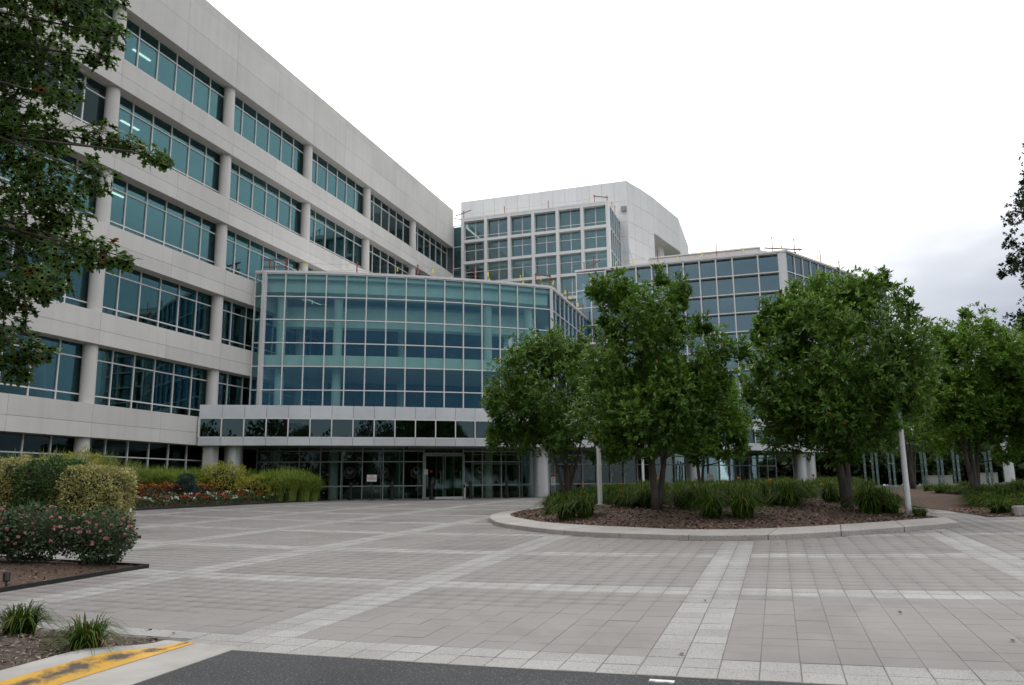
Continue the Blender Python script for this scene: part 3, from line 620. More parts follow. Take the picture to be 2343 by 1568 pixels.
# ---- tower with the gridded bay
tower = empty('tower_block', (72, 20, 0), 'tall white panelled tower block with a window grid bay, behind the glass hall', 'building')
TT = Z(29.0)
SIDE = [np.array(p) for p in [(71.65, 11.88), (73.02, 11.44), (74.2, 10.98), (75.7, 10.54), (76.93, 10.16), (78.65, 9.78), (80.38, 9.38), (82.3, 8.92), (84.45, 8.43)]]
body = [(71.68, 28.9)]+[tuple(p+np.array((.03, .03))) for p in SIDE[:5]]+[(77.0, 14.0), (96, 14.0), (96, 28.9)]
MB().prism(body, Z(0), TT-.02).build('core', M_joint, tower)
up = [tuple(p+np.array((.02, .03))) for p in SIDE[4:]]+[(95, 8.5), (95, 14.2), (76.9, 14.2)]
MB().prism(up, [Z(25.2)]*len(up), TT-.03).build('overhang', M_white, tower)
MB().tube([(82.2, 10.6, Z(14)), (82.2, 10.6, Z(25.3))], .7, 20, cap=False).build('column', M_white, tower, smooth=True)
panels(tower, (71.65, 28.9), SIDE[0], 14, Z(26.97), TT, M_white, gap=.012)
panels(tower, (71.65, 28.9), SIDE[0], 14, Z(24.9), Z(26.97), M_white, gap=.012)
for z0, z1 in ((23.45, 24.9), (21.9, 23.45), (20.3, 21.9), (18.7, 20.3), (17.1, 18.7), (15.5, 17.1)): panels(tower, (71.65, 13.2), SIDE[0], 1, Z(z0), Z(z1), M_white, gap=.012)
for i in range(8):
    lv = [(26.97, 29.0), (25.21, 26.97)] if i >= 4 else [(26.97, 29.0), (24.95, 26.97), (23.45, 24.95), (21.9, 23.45), (20.3, 21.9), (18.7, 20.3), (17.1, 18.7), (15.5, 17.1)]
    for z0, z1 in lv: MB().wallseg(SIDE[i], SIDE[i+1], Z(z0)+.012, Z(z1)-.012, .03, 0, inset=.012, tone=rng.random()).build('panel', M_white, tower)
MB().box(76.95, 77.3, 10.3, 14.0, Z(15), Z(25.2)).build('return_wall', M_white, tower)
MB().box(71.3, 71.62, 11.95, 12.45, Z(25.9), Z(26.35)).build('vent_box', M_core, tower)
# bay
BX, BY0, BY1, BT = 66.0, 26.45, 12.75, Z(24.87)
NB = 6; bw = (BY0-BY1)/NB; BR = [BT-2.07*k for k in range(8)]
for j in range(NB+1):
    y = BY0-bw*j; MB().box(BX, BX+.55, y-.14, y+.14, BR[-1], BT+.1).build('grid_post', M_white, tower)
for k, z in enumerate(BR):
    m = MB()
    for j in range(NB): m.box(BX+.02, BX+.53, BY0-bw*(j+1)+.14, BY0-bw*j-.14, z-.13, z+.13)
    m.build('grid_rail', M_white, tower)
for k in range(len(BR)-1):
    for j in range(NB):
        y1, y0, z1, z0 = BY0-bw*j-.14, BY0-bw*(j+1)+.14, BR[k]-.13, BR[k+1]+.13; ym = (y0+y1)/2; zl = z0+.42 if k == 0 else z0+1.12 if k < 2 else z0+.42+.7*(k == 2)
        m = MB().box(BX+.46, BX+.53, ym-.03, ym+.03, z0, z1).box(BX+.46, BX+.53, y0, ym-.031, zl-.028, zl+.028).box(BX+.46, BX+.53, ym+.031, y1, zl-.028, zl+.028)
        wn = m.build('window', M_frame, tower)
        for ya, yb in ((y0, ym-.03), (ym+.03, y1)):
            for za, zb in ((z0, zl-.028), (zl+.028, z1)):
                t = nr.normal(0, .0015, 4); MB().add([(BX+.49+t[0], yb, za), (BX+.49+t[1], ya, za), (BX+.49+t[2], ya, zb), (BX+.49+t[3], yb, zb)], [(0, 1, 2, 3)]).build('pane', M_glassb, wn)
MB().box(BX, 71.6, BY1-.1, BY0+.14, BT+.1, BT+.22).build('bay_roof', M_white, tower)
curtain(tower, split((BX+.56, BY1-.12), (71.6, BY1-.12), 5), [BR[k] for k in range(7, -1, -1)], M_glasst, M_frame, mw=.07, md=.1)
curtain(tower, split((BX+.3, 27.48), (BX+.3, BY0+.14), 1), [BR[k]-.35 for k in range(7, -1, -1)], M_glasst, M_frame, mw=.06, md=.1)
for k in range(0, 8, 2): MB().box(BX+1.2, 71.5, BY1+.1, BY0-.1, BR[k]-.35, BR[k]+.05).build('floor_slab', M_int, tower)
MB().box(71.2, 71.5, BY1+.1, BY0-.1, BR[-1], BT).build('inner_wall', M_int, tower)
for y in (24.6, 20.1, 15.5): MB().tube([(67.6, y, BR[-1]), (67.6, y, BT-.3)], .3, 16, cap=False).build('column', M_int, tower, smooth=True)
MB().box(66.56, 71.6, BY0+.1, 28.6, BR[-1], BT-.4).build('link_wall', M_intw, tower)

# ---- east block
east = empty('east_glass_block', (58, 5, float(g(58, 5))), 'gridded grey glass office block with roof parapet behind the island trees', 'building')
EX, ET = 56.0, Z(15.95); EZ = [ET-1.335*k for k in range(10)][::-1]
ey = [11.1-1.13*k for k in range(9)]; ey += [ey[-1]-1.72, ey[-1]-1.72-1.37]; EP = [np.array((EX, y)) for y in ey]
curtain(east, EP, EZ, M_glasse, M_frame, mw=.085, md=.42, goff=.36, tw=.07, td=.42)
curtain(east, [(EX-.02, 13.3), (EX-.02, 12.2), (EX-.02, 11.14)], [z-.12 for z in EZ], M_glasse, M_frame, mw=.07, md=.14)
ce = np.array((EX, ey[-1])); sd = np.array((.86, -.51)); sd /= np.linalg.norm(sd)
MB().prism([ce+np.array((-.03, -.05)), ce+np.array((.0, -.47)), ce+np.array((.42, -.45)), ce+np.array((.42, -.05))], Z(4.2), ET+.06).build('corner_post', M_frame, east)
s0 = ce+np.array((.05, -.48)); SPT = [s0+sd*1.1*k for k in range(15)]
curtain(east, SPT, EZ, M_glasse, M_frame, mw=.07, md=.16, tw=.07)
cop = MB(); cop.wallseg((EX, 13.4), (EX, ey[-1]-.5), ET+.036, ET+.16, .5, -.06); cop.wallseg(ce+np.array((0, -.5)), SPT[-1], ET+.036, ET+.16, .5, -.08); cop.build('roof_coping', M_frame, east)
rp = [(EX+.45, 13.3), (EX+.45, ey[-1]-.2), tuple(SPT[-1]+np.array((.1, .2))), (80, 6), (80, 13.3)]
MB().prism(rp, ET-.3, ET+.03).build('roof', M_conc, east)
for k in range(1, 9, 3): MB().prism([(a+.5, b) for a, b in rp], EZ[k]-.2, EZ[k]+.2).build('floor_slab', M_int, east)
MB().prism([(EX+4, 13.2), (EX+4, 1.5), (66, -4), (79, 4), (79, 13.2)], Z(3), ET-.3).build('inner_wall', M_intw, east)
MB().box(58.2, 58.6, .2, 8.2, ET+.03, ET+1.12).build('roof_upstand', M_conc, east)
for i in range(7): MB().box(58.14, 58.198, .25+i*1.13, .25+i*1.13+1.11, ET+.62, ET+1.06, rng.random()).build('panel', M_conc, east)
MB().box(58.05, 58.7, .1, 8.3, ET+1.121, ET+1.2).build('upstand_cap', M_frame, east)
MB().prism([(58.2, .2), (58.6, .2), (60.5, -1.5), (60.1, -1.6)], ET+.03, ET+1.0).build('upstand_return', M_conc, east)
# ground floor of the east block behind the canopy
GE = [cpt(k, 4.2) for k in range(14, NC+1)]; gez = [Z(-.5), Z(.35), Z(1.55), Z(2.1), Z(2.4)]
curtain(east, GE, gez, M_glassg, M_frame, mw=.07, md=.12)
m = MB(); fl = MB()
for k in range(13, NC): m.wallseg(cpt(k, 9.5), cpt(k+1, 9.5), Z(-.5), Z(2.9), .2, 0); fl.prism([cpt(k, 4.3), cpt(k+1, 4.3), cpt(k+1, 9.5), cpt(k, 9.5)], Z(-.45), Z(-.33))
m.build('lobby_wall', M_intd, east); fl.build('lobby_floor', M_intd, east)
m = MB()
for k in range(12, NC): m.wallseg(cpt(k, 5.9), cpt(k+1, 5.9), Z(2.4), Z(4.6), .3, 0)
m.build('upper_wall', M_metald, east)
tl = MB()
c = cpt(20.3, 5.0); tl.tube([(*c, Z(-.5)), (*c, Z(2.4))], .5, 20, cap=False); tl.build('inner_column', mat('green_column', (.06, .15, .13), .6), east, smooth=True)
# ---------------------------------------------------------------- vegetation
T_ELL = (np.array([(0, 0, 0), (.32, .15, .03), (.70, .145, .02), (1, 0, -.03), (.70, -.145, .02), (.32, -.15, .03)]), np.array([(0, 3, 2, 1), (0, 5, 4, 3)]))
T_WIDE = (np.array([(0, 0, 0), (.28, .30, .05), (.68, .24, .03), (1, 0, -.05), (.68, -.24, .03), (.28, -.30, .05)]), np.array([(0, 3, 2, 1), (0, 5, 4, 3)]))
T_NEED = (np.array([(0, -.05, 0), (0, .05, 0), (1, .02, 0), (1, -.02, 0)]), np.array([(0, 1, 2, 3)]))
T_PETAL = (np.array([(-.5, -.28, 0), (-.1, -.55, .12), (.5, -.2, .03), (.55, .25, .12), (.1, .55, 0), (-.5, .3, .1)]), np.array([(0, 1, 2, 3), (0, 3, 4, 5)]))
_lb = [(0, .02), (.10, .10), (.16, .40), (.26, .16), (.42, .17), (.52, .48), (.60, .17), (.78, .14), (.80, .22), (1.0, 0)]
_lv = [(x, y, .10*abs(y)-.12*x*x) for x, y in _lb]+[(x, -y, .10*abs(y)-.12*x*x) for x, y in _lb[-2:0:-1]]+[(0, -.02, 0), (.28, 0, 0), (.62, 0, -.05)]
def _lobed():
    n = 10; V = np.array(_lv); mid1, mid2 = len(V)-2, len(V)-1; top = list(range(10)); bot = [len(V)-3]+list(range(len(V)-4, 9, -1)); F = []
    for side, flip in ((top, False), (bot+[9] if bot[-1] != 9 else bot, True)):
        for a, b in zip(side[:-1], side[1:]):
            c = mid1 if max(V[a][0], V[b][0]) <= .45 else mid2
            F.append((c, a, b) if flip else (c, b, a))
    F += [(mid1, top[4], mid2), (mid1, mid2, bot[4])]
    return V, np.array([f for f in F])
T_LOBE = _lobed()
def unit(v): return v/(np.linalg.norm(v, axis=-1, keepdims=True)+1e-9)
def leaf_cloud(name, m, parent, P, D, N, L, tone, tmpl, kind=None, label=None):
    P = np.asarray(P, float); D = unit(D); S = unit(np.cross(N, D)); Nn = np.cross(D, S); tv, tf = tmpl; n, k = len(P), len(tv); L = np.broadcast_to(np.asarray(L, float), (n,))[:, None, None]
    V = P[:, None, :]+L*(tv[None, :, 0:1]*D[:, None, :]+tv[None, :, 1:2]*S[:, None, :]+tv[None, :, 2:3]*Nn[:, None, :])
    F = (tf[None]+(np.arange(n)*k)[:, None, None]).reshape(-1, tf.shape[1]); o0 = world_org(parent) if parent is not None else np.zeros(3)
    o = link(name, np_mesh(name, V.reshape(-1, 3)-o0, F, m, tone=np.repeat(np.clip(tone, 0, 1), k)), parent, kind=kind); tag(o, label); return o
def rdir(n, r): return unit(r.normal(size=(n, 3)))
def blobs_in(ells, n, r, lo=.38, hi=.97):
    vol = np.array([np.prod(e[1]) for e in ells]); idx = r.choice(len(ells), n, p=vol/vol.sum()); d = rdir(n, r); rad = (r.uniform(lo**3, hi**3, n)**(1/3))[:, None]
    C = np.array([ells[i][0] for i in idx]); R = np.array([ells[i][1] for i in idx]); return C+d*R*rad, unit(d*R), R.mean(1)
def tree(name, label, base, stems, ells, seed, leaf, nb=60, nt=34, nl=7, L=.13, br=.26, tmpl=T_ELL, spread=.9, group=None, cat='tree', up=.35, limbs=26, bark=None, droop=0., shoot=1.):
    r = np.random.default_rng(seed); base = np.array(base, float); root = empty(name, base, label, cat, group); bark = bark or M_bark
    tr = MB(); skel = []
    for dx, dy, h, r0 in stems:
        n = 7; pts = []; ph = r.uniform(0, 6)
        for i in range(n):
            t = i/(n-1); pts.append(base+np.array([dx*t**.8+.07*math.sin(ph+4*t)*t, dy*t**.8+.07*math.cos(ph+3.3*t)*t, h*t-.12*(i == 0)]))
        rad = [r0*(1.35 if i == 0 else 1-.78*i/(n-1)) for i in range(n)]; tr.tube(pts, rad, 8); skel += pts[2:]
    skel = np.array(skel); B, O, RM = blobs_in(ells, nb, r)
    if limbs:
        for i in r.choice(nb, min(limbs, nb), replace=False):
            q = B[i]; low = skel[skel[:, 2] < q[2]-.1]; low = low if len(low) else skel
            s = low[np.argmin(np.linalg.norm(low-q, axis=1)+.35*np.abs(low[:, 2]-q[2]+.8))]; mid = (s+q)/2+r.normal(0, .1, 3)*np.linalg.norm(q-s)*.6+np.array([0, 0, -.05])
            tr.tube([s, mid, q], [.032, .02, .008], 5, cap=False)
    tr.build('trunk', bark, root, smooth=True)
    rb = (RM*br*r.uniform(.7, 1.35, nb))
    bi = np.repeat(np.arange(nb), nt); d = unit(rdir(nb*nt, r)+.55*O[bi]+np.array([0, 0, up])); tip = B[bi]+d*(rb[bi]*r.uniform(.45, 1.1, nb*nt))[:, None]
    sh = (d[:, 2] > .45) & (r.random(len(d)) < .5); tip[sh, 2] += r.uniform(.05, .42, sh.sum())*shoot
    ti = np.repeat(np.arange(len(tip)), nl); td = unit(d*np.where(sh, .35, 1.)[:, None]+np.array([0, 0, .45])*np.where(sh, 2., .7)[:, None]+r.normal(0, .25, d.shape))[ti]
    perp = rdir(len(ti), r); perp = unit(perp-td*(perp*td).sum(1, keepdims=True)); D = unit(td*r.uniform(.35, 1.0, (len(ti), 1))+perp*spread+np.array([0, 0, -droop]))
    N = unit(td+.5*np.array([0, 0, 1])+r.normal(0, .3, td.shape)); P = tip[ti]+perp*.01-td*r.uniform(0, .10, (len(ti), 1))
    tone = np.clip(.44+.10*d[ti, 2]+r.normal(0, .17, nb)[bi][ti]+r.normal(0, .20, len(ti)), 0, .9); k = r.random(len(ti)) < .006; tone[k] = 1  # upward tips paler: light on the crown top put into leaf tone
    leaf_cloud('crown', leaf, root, P, D, N, L*r.uniform(.65, 1.15, len(ti)), tone, tmpl)
    return root
def E_(x, y, rx, ry, dep, rd=None):
    s = dep/FPX; return (at_depth(x, y, dep), np.array([rx*s if rd is None else rd*s, rx*s, ry*s]))
L_mag = leafmat('glossy_magnolia_leaf', (.040, .100, .009), (.155, .275, .038), (.36, .22, .03), rough=.42, trans=.38, spec=.4)
L_mag2 = leafmat('fresh_green_leaf', (.052, .128, .010), (.175, .305, .034), (.36, .22, .03), rough=.45, trans=.42, spec=.35)
L_oak = leafmat('oak_leaf', (.032, .075, .012), (.12, .20, .038), (.16, .07, .02), rough=.5, trans=.45, spec=.3)
L_dark = leafmat('dark_far_leaf', (.016, .030, .012), (.045, .07, .028), rough=.5, trans=.25)
L_far = leafmat('far_leaf', (.025, .045, .014), (.06, .095, .028), rough=.6, trans=.25)
def gb(x, y, dz=.36): return on_g(x, y, dz)
b1, b2, b3, b4 = gb(1296, 1143), gb(1503, 1170), gb(1938, 1157), gb(2236, 1143, .12)
dp = lambda p: float((p-np.array([0, 0, EYE])) @ FW)
d1, d2, d3, d4 = dp(b1), dp(b2), dp(b3), dp(b4)
GT = 'trees in the island bed'
tree('magnolia_tree', 'smallest island tree, at the left end of the planting, many thin stems', b1, [(-.9, .5, 3.2, .09), (-.3, -.2, 3.6, .09), (.35, .1, 3.6, .10), (.7, -.6, 3.2, .08), (1.2, -.2, 3.0, .07)],
     [E_(1265, 905, 140, 112, d1), E_(1175, 945, 72, 95, d1), E_(1280, 815, 80, 48, d1), E_(1200, 1015, 70, 34, d1), E_(1345, 900, 70, 95, d1), E_(1370, 980, 60, 60, d1)], 21, L_mag, nb=125, nt=60, nl=7, L=.174, br=.32, group=GT)
tree('magnolia_tree', 'tall island tree with two grey trunks and upright leafy tips, beside the lamp post', b2, [(-.25, .25, 4.3, .115), (.55, -.5, 4.2, .095)],
     [E_(1470, 800, 115, 150, d2), E_(1480, 940, 150, 95, d2), E_(1395, 705, 50, 75, d2), E_(1510, 690, 62, 65, d2), E_(1560, 930, 90, 80, d2), E_(1590, 815, 76, 110, d2), E_(1395, 985, 80, 60, d2), E_(1610, 740, 22, 40, d2)], 22, L_mag, nb=150, nt=62, nl=7, L=.152, br=.36, group=GT, up=.5)
tree('magnolia_tree', 'broadest island tree with a wide dark crown, near the right end of the kerb', b3, [(-.15, .35, 4.4, .12), (.3, -.2, 4.6, .125)],
     [E_(1915, 850, 195, 168, d3), E_(1785, 775, 85, 80, d3), E_(1750, 860, 60, 90, d3), E_(2000, 705, 85, 72, d3), E_(1725, 790, 34, 30, d3), E_(1900, 955, 175, 85, d3), E_(1775, 890, 66, 70, d3), E_(2060, 860, 66, 130, d3), E_(2075, 940, 62, 70, d3-2.2), E_(1915, 700, 120, 60, d3)], 23, L_mag, nb=185, nt=64, nl=7, L=.156, br=.29, group=GT, up=.45)
tree('magnolia_tree', 'right hand tree with leaning stems in the bed across the brick path', b4, [(-.55, .6, 3.6, .10), (.3, -.3, 3.8, .09), (-.2, .1, 3.6, .07)],
     [E_(2235, 855, 120, 105, d4), E_(2225, 775, 75, 42, d4), E_(2190, 955, 100, 75, d4), E_(2320, 905, 85, 90, d4), E_(2280, 985, 80, 55, d4)], 24, L_mag2, nb=130, nt=56, nl=7, L=.166, br=.32, group=GT)
b6 = np.array([*at_depth(1604, 1130, 32)[:2], 0]); b6[2] = isl_z(b6[0], b6[1])
tree('magnolia_tree', 'bright green tree behind the tall two trunked tree, in the island bed', b6, [(-.3, .2, 3.4, .08), (.5, -.3, 3.3, .07)], [E_(1640, 935, 75, 95, 32), E_(1620, 1020, 78, 34, 32), E_(1560, 980, 60, 60, 32)], 25, L_mag2, nb=80, nt=44, nl=7, L=.17, br=.36, group=GT)
b7 = np.array([*at_depth(2088, 1110, 37)[:2], 0]); b7[2] = isl_z(b7[0], b7[1])
tree('magnolia_tree', 'half hidden multi stem tree behind the white lamp post at right', b7, [(-.8, .3, 3.4, .10), (.1, 0, 3.4, .10), (.7, -.4, 3.4, .10)], [E_(2095, 960, 100, 75, 37), E_(2140, 860, 90, 70, 37)], 26, L_mag, nb=60, nt=30, nl=7, L=.21, br=.36, group=GT)
b5 = np.array([*at_depth(2420, 1130, 27)[:2], 0]); b5[2] = g(b5[0], b5[1])
tree('magnolia_tree', 'green tree cut off by the right edge of the view', b5, [(-.3, .3, 3.6, .11), (.3, -.2, 3.8, .1)], [E_(2405, 910, 100, 150, 27), E_(2350, 960, 60, 90, 27)], 27, L_mag2, nb=70, nt=40, nl=7, L=.17, br=.34, group=GT)
b8 = np.array([*at_depth(2500, 1100, 34)[:2], 0]); b8[2] = g(b8[0], b8[1])
tree('shade_tree', 'tall dark tree rising along the right edge against the sky', b8, [(0, 0, 13, .3)], [E_(2345, 420, 34, 90, 34), E_(2328, 590, 44, 70, 34), E_(2335, 765, 24, 36, 34), E_(2405, 500, 100, 170, 34), E_(2430, 780, 110, 70, 34), E_(2480, 600, 130, 260, 34), E_(2345, 590, 40, 60, 34)], 28, L_dark, nb=210, nt=34, nl=6, L=.13, br=.24, tmpl=T_WIDE, limbs=60)
# near oak, its trunk outside the left edge
def oak():
    r = np.random.default_rng(31); D0 = 8.6; tb = at_depth(-420, 1300, 9.6); tb[2] = g(tb[0], tb[1]); root = empty('oak_tree', tb, 'near oak branches with lobed leaves hanging over the upper left', 'tree')
    bl = [(60, 30, 120), (200, 30, 62), (252, 78, 36), (225, 130, 26), (95, 150, 88), (40, 230, 80), (140, 225, 34), (60, 330, 85), (130, 300, 36), (225, 305, 34), (290, 325, 27), (345, 352, 22), (375, 362, 12), (110, 405, 80), (215, 400, 42), (60, 480, 95), (155, 490, 52), (60, 580, 92), (165, 575, 55), (230, 575, 40), (280, 588, 18), (110, 640, 46), (40, 660, 62), (30, 790, 60), (85, 805, 30), (40, 850, 26), (-60, 100, 130), (-80, 300, 130), (-80, 500, 130), (-60, 700, 110), (-90, 840, 90), (-220, 200, 170), (-240, 480, 170), (150, -60, 90), (20, -90, 120), (250, -40, 50)]
    tr = MB(); th = 11.; tp = [tb+np.array([.3*math.sin(t*3), .25*t, th*t]) for t in np.linspace(0, 1, 8)]; tr.tube(tp, [.34, .30, .27, .24, .2, .16, .1, .05], 12)
    P = []; N = []; Dd = []; tone = []; S = []
    anchors = {y: at_depth(-380, y, 9.4) for y in (-60, 140, 330, 520, 700)}
    for x, y, rp in bl:
        dep = D0+r.uniform(-.7, .8); c = at_depth(x, y, dep); R = rp/FPX*dep; a = anchors[min(anchors, key=lambda k: abs(k-y+40))]
        m = (a+c)/2+np.array([0, 0, .25])+r.normal(0, .12, 3); tr.tube([a, m, c], [.035, .02, .006], 6, cap=False)
        n = int(930*R**1.7)+22; q = rdir(n, r)*(r.uniform(.12, 1, n)**.5)[:, None]*R*np.array([1, 1, .85]); p = c+q
        tw = max(3, n//14)
        for k in range(tw): e = c+q[k]; tr.tube([c+q[k]*.1, c+q[k]*.55+np.array([0, 0, .02]), e], [.006, .004, .002], 4, cap=False)
        d = unit(q/R*.8+rdir(n, r)*.7+np.array([0, 0, -.55])); P.append(p); Dd.append(d); N.append(unit(rdir(n, r)*.55+np.array([-.1, -.1, 1]))); tone.append(.4+r.normal(0, .1)+r.normal(0, .17, n)); S.append(r.uniform(.085, .145, n))
    tr.build('trunk', M_bark, root, smooth=True)
    tone = np.clip(np.concatenate(tone), 0, .9); tone[r.random(len(tone)) < .007] = 1
    leaf_cloud('crown', L_oak, root, np.concatenate(P), np.concatenate(Dd), np.concatenate(N), np.concatenate(S), tone, T_LOBE)
oak()
# ---- grasses and day-lilies
def blades(n, r, h, spread, wd, seg=4, lean=1., flop=.5):
    """fountain of arching blades round the origin"""
    a = r.uniform(0, 6.283, n); r0 = spread*.30*np.sqrt(r.random(n)); hh = h*r.uniform(.55, 1.1, n); out = spread*r.uniform(.15, 1., n)*lean; V = []; tn = r.random(n)
    d = np.c_[np.cos(a), np.sin(a)]; tx = np.c_[-np.sin(a), np.cos(a)]; b = a+r.normal(0, .5, n); d2 = np.c_[np.cos(b), np.sin(b)]
    for i in range(seg+1):
        t = i/seg; rr = r0[:, None]*d2+d*(out*(t**1.7))[:, None]; z = hh*(1.9*t-(1.9-np.clip(1.0-flop*.85*out/(spread*lean), -.1, 1.2))*t*t); w = wd*(1-.9*t**1.5)+.0006
        V.append(np.stack([np.c_[rr-tx*w, z], np.c_[rr+tx*w, z]], 1))
    V = np.stack(V, 1).reshape(n, -1, 3); F = np.array([(2*i, 2*i+1, 2*i+3, 2*i+2) for i in range(seg)]); k = V.shape[1]
    return V.reshape(-1, 3), (F[None]+(np.arange(n)*k)[:, None, None]).reshape(-1, 4), np.repeat(tn, k)
L_lily = leafmat('daylily_blade', (.022, .050, .006), (.078, .138, .017), (.22, .17, .05), rough=.7, trans=.35, spec=.15)
L_gras = leafmat('ornamental_grass_blade', (.15, .25, .03), (.36, .46, .09), (.45, .38, .17), rough=.5, trans=.45)
L_gras2 = leafmat('pale_grass_blade', (.17, .25, .055), (.36, .45, .14), (.45, .38, .18), rough=.5, trans=.45)
def variants(name, k, m, **kw): return [np_mesh(name, *blades(r=np.random.default_rng(50+i), **kw), ) if False else (lambda v: np_mesh(name, v[0], v[1], m, tone=v[2]))(blades(r=np.random.default_rng(50+i+len(name)), **kw)) for i in range(k)]
lily = variants('blades', 5, L_lily, n=300, h=.66, spread=.60, wd=.0105, lean=1.1, flop=1.1)
tall = variants('tall_blades', 4, L_gras, n=900, h=1.5, spread=.95, wd=.014, lean=.85, flop=.5)
tall2 = variants('pale_blades', 3, L_gras2, n=800, h=1.95, spread=1.05, wd=.014, lean=.8, flop=.45)
M_orange = leafmat('orange_lily_petal', (.60, .16, .01), (.75, .30, .02), rough=.5, trans=.3)
def flower_heads(parent, pts, m, size, seed, name='flower', npet=6, kind=None):
    r = np.random.default_rng(seed); P = np.repeat(np.asarray(pts), npet, 0); D = unit(rdir(len(P), r)+np.array([0, 0, .5])); leaf_cloud(name, m, parent, P+r.normal(0, size*.12, P.shape), D, unit(rdir(len(P), r)+np.array([0, 0, .6])), size*r.uniform(.6, 1.1, len(P)), r.random(len(P)), T_PETAL, kind=kind)
def clump(name, label, cat, group, loc, me, s=1., rz=0., sz=None, nm='foliage'):
    o = empty(name, loc, label, cat, group); c = link(nm, me, o); c.scale = (s, s, sz or s); c.rotation_euler = (0, 0, rz); return o
nlily = 0
front = [(1262, 1165, 'dark day lily clump at the left tip of the island bed'), (1296, 1174, 'front day lily clump below the smallest island tree'), (1338, 1174, 'day lily clump at the foot of the lamp post'), (1588, 1172, 'day lily clump just right of the two grey trunks'), (1628, 1180, 'foremost day lily clump, midway between the two big trunks'), (1700, 1180, 'front day lily clump standing alone on open mulch'), (1765, 1162, 'front day lily clump left of the broad tree trunk'), (1990, 1165, 'day lily clump right of the broad tree trunk'), (2030, 1160, 'day lily clump left of the right hand lamp post')]
for i, (x, y, lab) in enumerate(front):
    p = on_g(x, y, .34); p[2] = isl_z(p[0], p[1])-.01; clump('daylily_clump', lab, 'plant', 'day lilies at the front of the island', p, lily[i % 5], rng.uniform(1.1, 1.35), rng.uniform(0, 6))
r = np.random.default_rng(77); pts = []
tpos = [b1, b2, b3, b6]; PL1 = on_g(1373, 1160, .36)
while len(pts) < 205:
    u, w = r.uniform(22.8, 36), r.uniform(-3.2, 8.2)
    if not inside([u], [w], ISL)[0]: continue
    P = np.array([u, w, 0.]); fr = 22.6+.16*(w-2)**2*.5
    if edge_dist(np.array([u]), np.array([w]), ISL)[0] < (.5 if u > 25.5 else 2.7): continue
    if any(math.hypot(u-q[0], w-q[1]) < .42 for q in pts) or any(math.hypot(u-q[0], w-q[1]) < .45 for q in tpos): continue
    if -3 < w < -.3 and u < 24.4: continue
    if u < PL1[0]+.5 and abs(w-PL1[1]*u/PL1[0]) < .45: continue
    pts.append((u, w))
for i, (u, w) in enumerate(pts):
    nt_ = min((('beside the smallest tree', b1), ('around the two grey trunks', b2), ('around the broad tree', b3), ('under the bright green tree', b6)), key=lambda q: math.hypot(u-q[1][0], w-q[1][1]))[0]
    clump('daylily_clump', 'day lily clump in the thick planting %s' % nt_, 'plant', 'day lilies massed %s' % nt_, (u, w, float(isl_z(u, w))-.01), lily[i % 5], rng.uniform(.85, 1.2), rng.uniform(0, 6))
    if i % 9 == 0:
        o = bpy.data.objects[-1] if False else None
for i in range(85):
    u, w = r.uniform(24.5, 37), r.uniform(-11, -5.5)
    if inside([u], [w], ISL)[0] and edge_dist(np.array([u]), np.array([w]), ISL)[0] > .3: clump('daylily_clump', 'low grassy clump in the dark bed under the right hand tree', 'plant', 'low clumps under the right hand tree', (u, w, float(isl_z(u, w))-.01), lily[i % 5], rng.uniform(.8, 1.2), rng.uniform(0, 6), sz=rng.uniform(.5, .8))
clump('daylily_clump', 'small grassy tuft beside the white lamp post at the kerb end', 'plant', None, (*on_g(2105, 1186, .1)[:2], float(isl_z(*on_g(2105, 1186, .1)[:2]))), lily[2], .7, 1., sz=.45)
LF = [(1505, 1095), (1420, 1108), (1330, 1110), (1760, 1098), (1860, 1088), (1725, 1112), (1655, 1105), (1880, 1108), (1590, 1112), (1690, 1095)]
fp = []
for x, y in LF:
    p = at_depth(x, y, 27+r.uniform(-2, 3)); p[2] = min(p[2], float(isl_z(p[0], p[1]))+.85); fp.append(p)
for p in fp:
    z0 = float(isl_z(p[0], p[1])); st = empty('daylily_flower', (p[0], p[1], z0), 'single orange day lily bloom on a bare stalk in the island planting', 'flower', 'orange day lily blooms')
    MB().tube([(p[0], p[1], z0), (p[0]+.03, p[1], (z0+p[2])/2), tuple(p)], .005, 5).build('stalk', L_lily, st); flower_heads(st, [p], M_orange, .085, int(p[0]*100), 'bloom')
# corner bed tufts
for x, y, s, lab in ((45, 1447, .72, 'grassy day lily tuft at the left edge above the yellow kerb'), (198, 1480, .66, 'round grassy day lily tuft beside the yellow painted kerb')):
    p = on_g(x, y, .12); p[2] = float(bedc_z(p[0], p[1]))-.01; clump('daylily_tuft', lab, 'plant', None, p, lily[0 if s > .7 else 3], s, 1.3, sz=s*.85)
